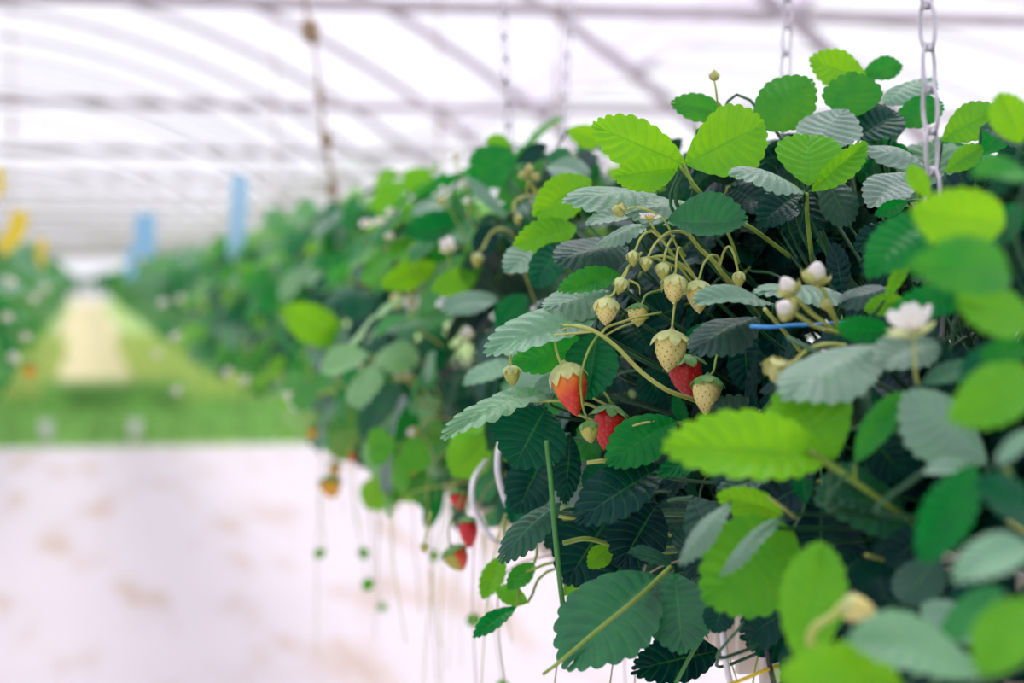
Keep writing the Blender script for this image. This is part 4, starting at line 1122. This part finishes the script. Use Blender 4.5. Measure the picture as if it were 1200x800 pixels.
twine(pt(514, 60, 7.5), pt(517, 240, 7.5), 'faint twine hanging from the roof between the knotted twine and the middle chain', [(.5, .007)], .003)
twine(pt(652, 100, 4.4), pt(650, 200, 4.4), 'faint thin twine just left of the lime leaf below the blurred chain', [(.5, .005)], .002)
twine(pt(14, 100, 12.0), pt(14, 260, 12.0), 'faint twine hanging above the left-hand row', [(.7, .012)], .004)

# ------------------------------------------------------------------ sticky traps
def trap(outline, Y, thick, mat, label, stake_to, group, depth_curve=0.0):
    P = [pt(x, y, Y) for x, y in outline]
    c = sum(P, Vector()) / len(P)
    o = empty('sticky_trap', Vector((c.x, c.y, min(p.z for p in P))), label, 'insect trap', group)
    mb = MB(); n = len(P)
    V = []
    for sgn in (-.5, .5):
        for p in P:
            q = p + Vector((0, 1, 0)) * (thick * sgn + depth_curve * math.sin((p.z - c.z) * 20)); V.append(tuple(q - Vector(o.location)))
    mb.add(V, [list(range(n))[::-1], [n + i for i in range(n)]] + [[i, (i + 1) % n, n + (i + 1) % n, n + i] for i in range(n)])
    link('sheet', mb.mesh('sheet', [mat], False), o)
    bot = min(P, key=lambda p: p.z)
    tube_obj('wire_stake', 'galvanised', [Vector((c.x, c.y + .01, bot.z + .03)), Vector((c.x, c.y + .01, stake_to))], .002, None, 6, o)
    return o
GT = 'sticky insect traps above the rows'
trap([(271, 204), (289, 204), (292, 228), (289, 262), (286, 292), (284, 305), (271, 305), (266, 296), (268, 262), (270, 230)], 6.2, .006, 'trap_pale_blue', 'tall pale blue sticky trap standing over the right-hand row', 1.15, GT)
trap([(158, 250), (182, 250), (182, 290), (180, 302), (166, 302), (158, 294)], 9.5, .006, 'trap_blue', 'short light blue sticky trap, the larger of the two close together above the right-hand row', 1.15, GT)
trap([(148, 289), (159, 289), (158, 327), (147, 327)], 10.5, .006, 'trap_blue', 'small light blue sticky trap just below the short one', 1.15, GT)
trap([(14, 246), (34, 248), (31, 268), (24, 284), (12, 294), (2, 302), (-6, 300), (-10, 280), (4, 276), (10, 262)], 7.5, .006, 'trap_yellow', 'curled bright yellow sticky trap above the left-hand row', 1.15, GT, .03)
trap([(39, 281), (59, 281), (53, 292), (52, 312), (44, 312), (44, 292)], 9.0, .006, 'trap_yellow', 'small yellow funnel-shaped sticky trap right of the curled one', 1.15, GT)
trap([(-8, 196), (4, 196), (5, 228), (-8, 230)], 7.0, .006, 'trap_yellow', 'yellow sticky trap cut off above the curled one', 1.15, GT)

# ------------------------------------------------------------------ setting: ground
def ground(name, mat, x0, x1, y0, y1, z, label):
    mb = MB(); box(mb, (x0, y0, z - .05), (x1, y1, z))
    o = link(name, mb.mesh(name, [mat], False)); structure(o, label); return o
ground('floor', 'woven_ground_cover', -7, 13, -3, 17.3, 0, 'white woven ground cover with brown stains')
ground('floor_grass', 'grass_ground', -7, 13, 17.3, 122, -.002, 'green grass beyond the white ground cover')
ground('floor_path', 'straw_path', -.62, .92, 23.0, 121.5, .006, 'pale straw-coloured path between the rows')
def blades(n, x0, x1, y0, y1, hmin, hmax, mat, name, label, seed, w=.012):
    rr2 = random.Random(seed); V = []; F = []
    for i in range(n):
        x = rr2.uniform(x0, x1); y = rr2.uniform(y0, y1); h = rr2.uniform(hmin, hmax); a = rr2.uniform(0, 6.28)
        dx, dy = math.cos(a) * w, math.sin(a) * w; lx, ly = rr2.gauss(0, .3) * h, rr2.gauss(0, .3) * h
        b = len(V)
        V += [(x - dx, y - dy, 0), (x + dx, y + dy, 0), (x + dx * .7 + lx * .4, y + dy * .7 + ly * .4, h * .6), (x - dx * .7 + lx * .4, y - dy * .7 + ly * .4, h * .6), (x + lx, y + ly, h)]
        F += [[b, b + 1, b + 2, b + 3], [b + 3, b + 2, b + 4]]
    mb = MB(); mb.add(V, F)
    o = link(name, mb.mesh(name, [mat])); tag(o, label, 'grass', None, 'stuff')
blades(9000, -2.2, 3.6, 17.3, 23.2, .04, .14, 'grass', 'grass', 'strip of green grass growing where the white ground cover ends', 1)
blades(1500, -.4, 1.0, 21.6, 23.0, .15, .35, 'grass', 'tall_grass', 'darker clump of tall grass at the start of the straw path', 2)
blades(5600, -2.0, -.36, 22.5, 42, .1, .4, 'weeds', 'weeds', 'yellow-green weeds along the left of the straw path', 3)
blades(6800, .62, 2.6, 22.5, 42, .1, .4, 'weeds', 'weeds', 'yellow-green weeds along the right of the straw path', 4)
for (x, y, lab) in ((54, 512, 'short white pipe stub at the grass edge, the one on the left'), (158, 512, 'short white pipe stub at the grass edge, the one on the right')):
    P = pt(x, y, 17.6); mb = MB()
    tube(mb, [Vector((0, 0, -.02)), Vector((0, 0, .17))], .045, .045, 14); tube(mb, [Vector((0, 0, .15)), Vector((0, 0, .19))], .055, .055, 14)
    o = link('pipe_stub', mb.mesh('pipe_stub', ['white_plastic']), None, (P.x, 17.6, 0)); tag(o, lab, 'pipe', 'white pipe stubs')

# ------------------------------------------------------------------ setting: polytunnel frame and film
XC, RAD, HC, TIE = -1.72, 7.4, 1.35 - 4.83, 1.35 + 1.05
a_t = math.asin((TIE - HC) / RAD)            # angle at the springing line
XR = XC + RAD * math.cos(a_t); XL = XC - RAD * math.cos(a_t)
XC2 = XR + (XR - XC)
a_g = math.asin((0 - HC) / RAD)
def hoop(xc, y, a0, a1, r):
    n = 44; mb = MB()
    tube(mb, [Vector((xc + RAD * math.cos(a0 + (a1 - a0) * i / n), 0, HC + RAD * math.sin(a0 + (a1 - a0) * i / n))) for i in range(n + 1)], r, None, 8)
    o = link('trim_roof_hoop', mb.mesh('trim_roof_hoop', ['galvanised']), None, (0, y, 0)); structure(o)
me_hoop = me_hoop2 = None
y = 8.2 - 2 * 2.45; k = 0
while y < 119:
    if me_hoop is None:
        hoop(XC, y, a_g, PI - a_g, .030); me_hoop = COL.objects[-1]
        hoop(XC2, y, a_t, PI - a_t, .026); me_hoop2 = COL.objects[-1]
    else:
        for m in (me_hoop, me_hoop2):
            o = m.copy(); COL.objects.link(o); o.location = (0, y, 0)
    y += 2.45 if y < 30 else 4.9
y = 8.2
tie = None
while y < 119:
    if tie is None:
        mb = MB(); tube(mb, [Vector((XL, 0, TIE)), Vector((XC2, 0, TIE))], .028, None, 10)
        tie = link('trim_tie_beam', mb.mesh('trim_tie_beam', ['galvanised']), None, (0, y, 0)); structure(tie)
    else:
        o = tie.copy(); COL.objects.link(o); o.location = (0, y, 0)
    y += 4.9
def film(name, xc, a0, a1, label):
    n = 40; mb = MB(); r = RAD + .03
    ys = [-6, 30, 66, 120]; V = []; F = []
    for yy in ys:
        for i in range(n + 1):
            a = a0 + (a1 - a0) * i / n; V.append((xc + r * math.cos(a), yy, HC + r * math.sin(a)))
    for j in range(len(ys) - 1):
        for i in range(n):
            p = j * (n + 1) + i; F.append([p, p + 1, p + n + 2, p + n + 1])
    mb.add(V, F)
    o = link(name, mb.mesh(name, ['film'])); structure(o, label)
film('ceiling', XC, a_t, PI - a_g, 'white translucent film stretched over the hoops')
film('ceiling_side_bay', XC2, a_t, PI - a_t, 'white translucent film of the neighbouring bay')
def sheet(name, V, mat, label):
    mb = MB(); mb.add(V, [[0, 1, 2, 3]]); o = link(name, mb.mesh(name, [mat], False)); structure(o, label)
XE = XC2 + RAD * math.cos(a_t)
sheet('wall_right', [(XE, -6, 0), (XE, 120, 0), (XE, 120, TIE), (XE, -6, TIE)], 'film', 'film side wall')
sheet('wall_far', [(XC - 7, 120, 0), (XE, 120, 0), (XE, 120, 4.2), (XC - 7, 120, 4.2)], 'film', 'far white film gable')

# ------------------------------------------------------------------ light
w = bpy.data.worlds.new('world'); sc.world = w; w.use_nodes = True
nt = w.node_tree; nt.nodes.clear()
bg = nt.nodes.new('ShaderNodeBackground'); wo = nt.nodes.new('ShaderNodeOutputWorld')
bg.inputs[0].default_value = (.93, .92, 1.0, 1); bg.inputs[1].default_value = .98
nt.links.new(bg.outputs[0], wo.inputs[0])
sun = bpy.data.lights.new('sun', 'SUN'); sun.energy = 3.3; sun.angle = math.radians(35); sun.color = (1, .97, .90)
so = bpy.data.objects.new('sun', sun); COL.objects.link(so)
so.rotation_euler = Vector((-.25, -.55, -1)).to_track_quat('-Z', 'Y').to_euler()
sc.view_settings.view_transform = 'Standard'; sc.view_settings.look = 'None'
sc.view_settings.gamma = 1.0; sc.view_settings.use_curve_mapping = False
sc.view_settings.exposure = 0.2
sc.cycles.max_bounces = 8; sc.cycles.diffuse_bounces = 4; sc.cycles.transmission_bounces = 6; sc.cycles.transparent_max_bounces = 12
sc.cycles.caustics_reflective = False; sc.cycles.caustics_refractive = False
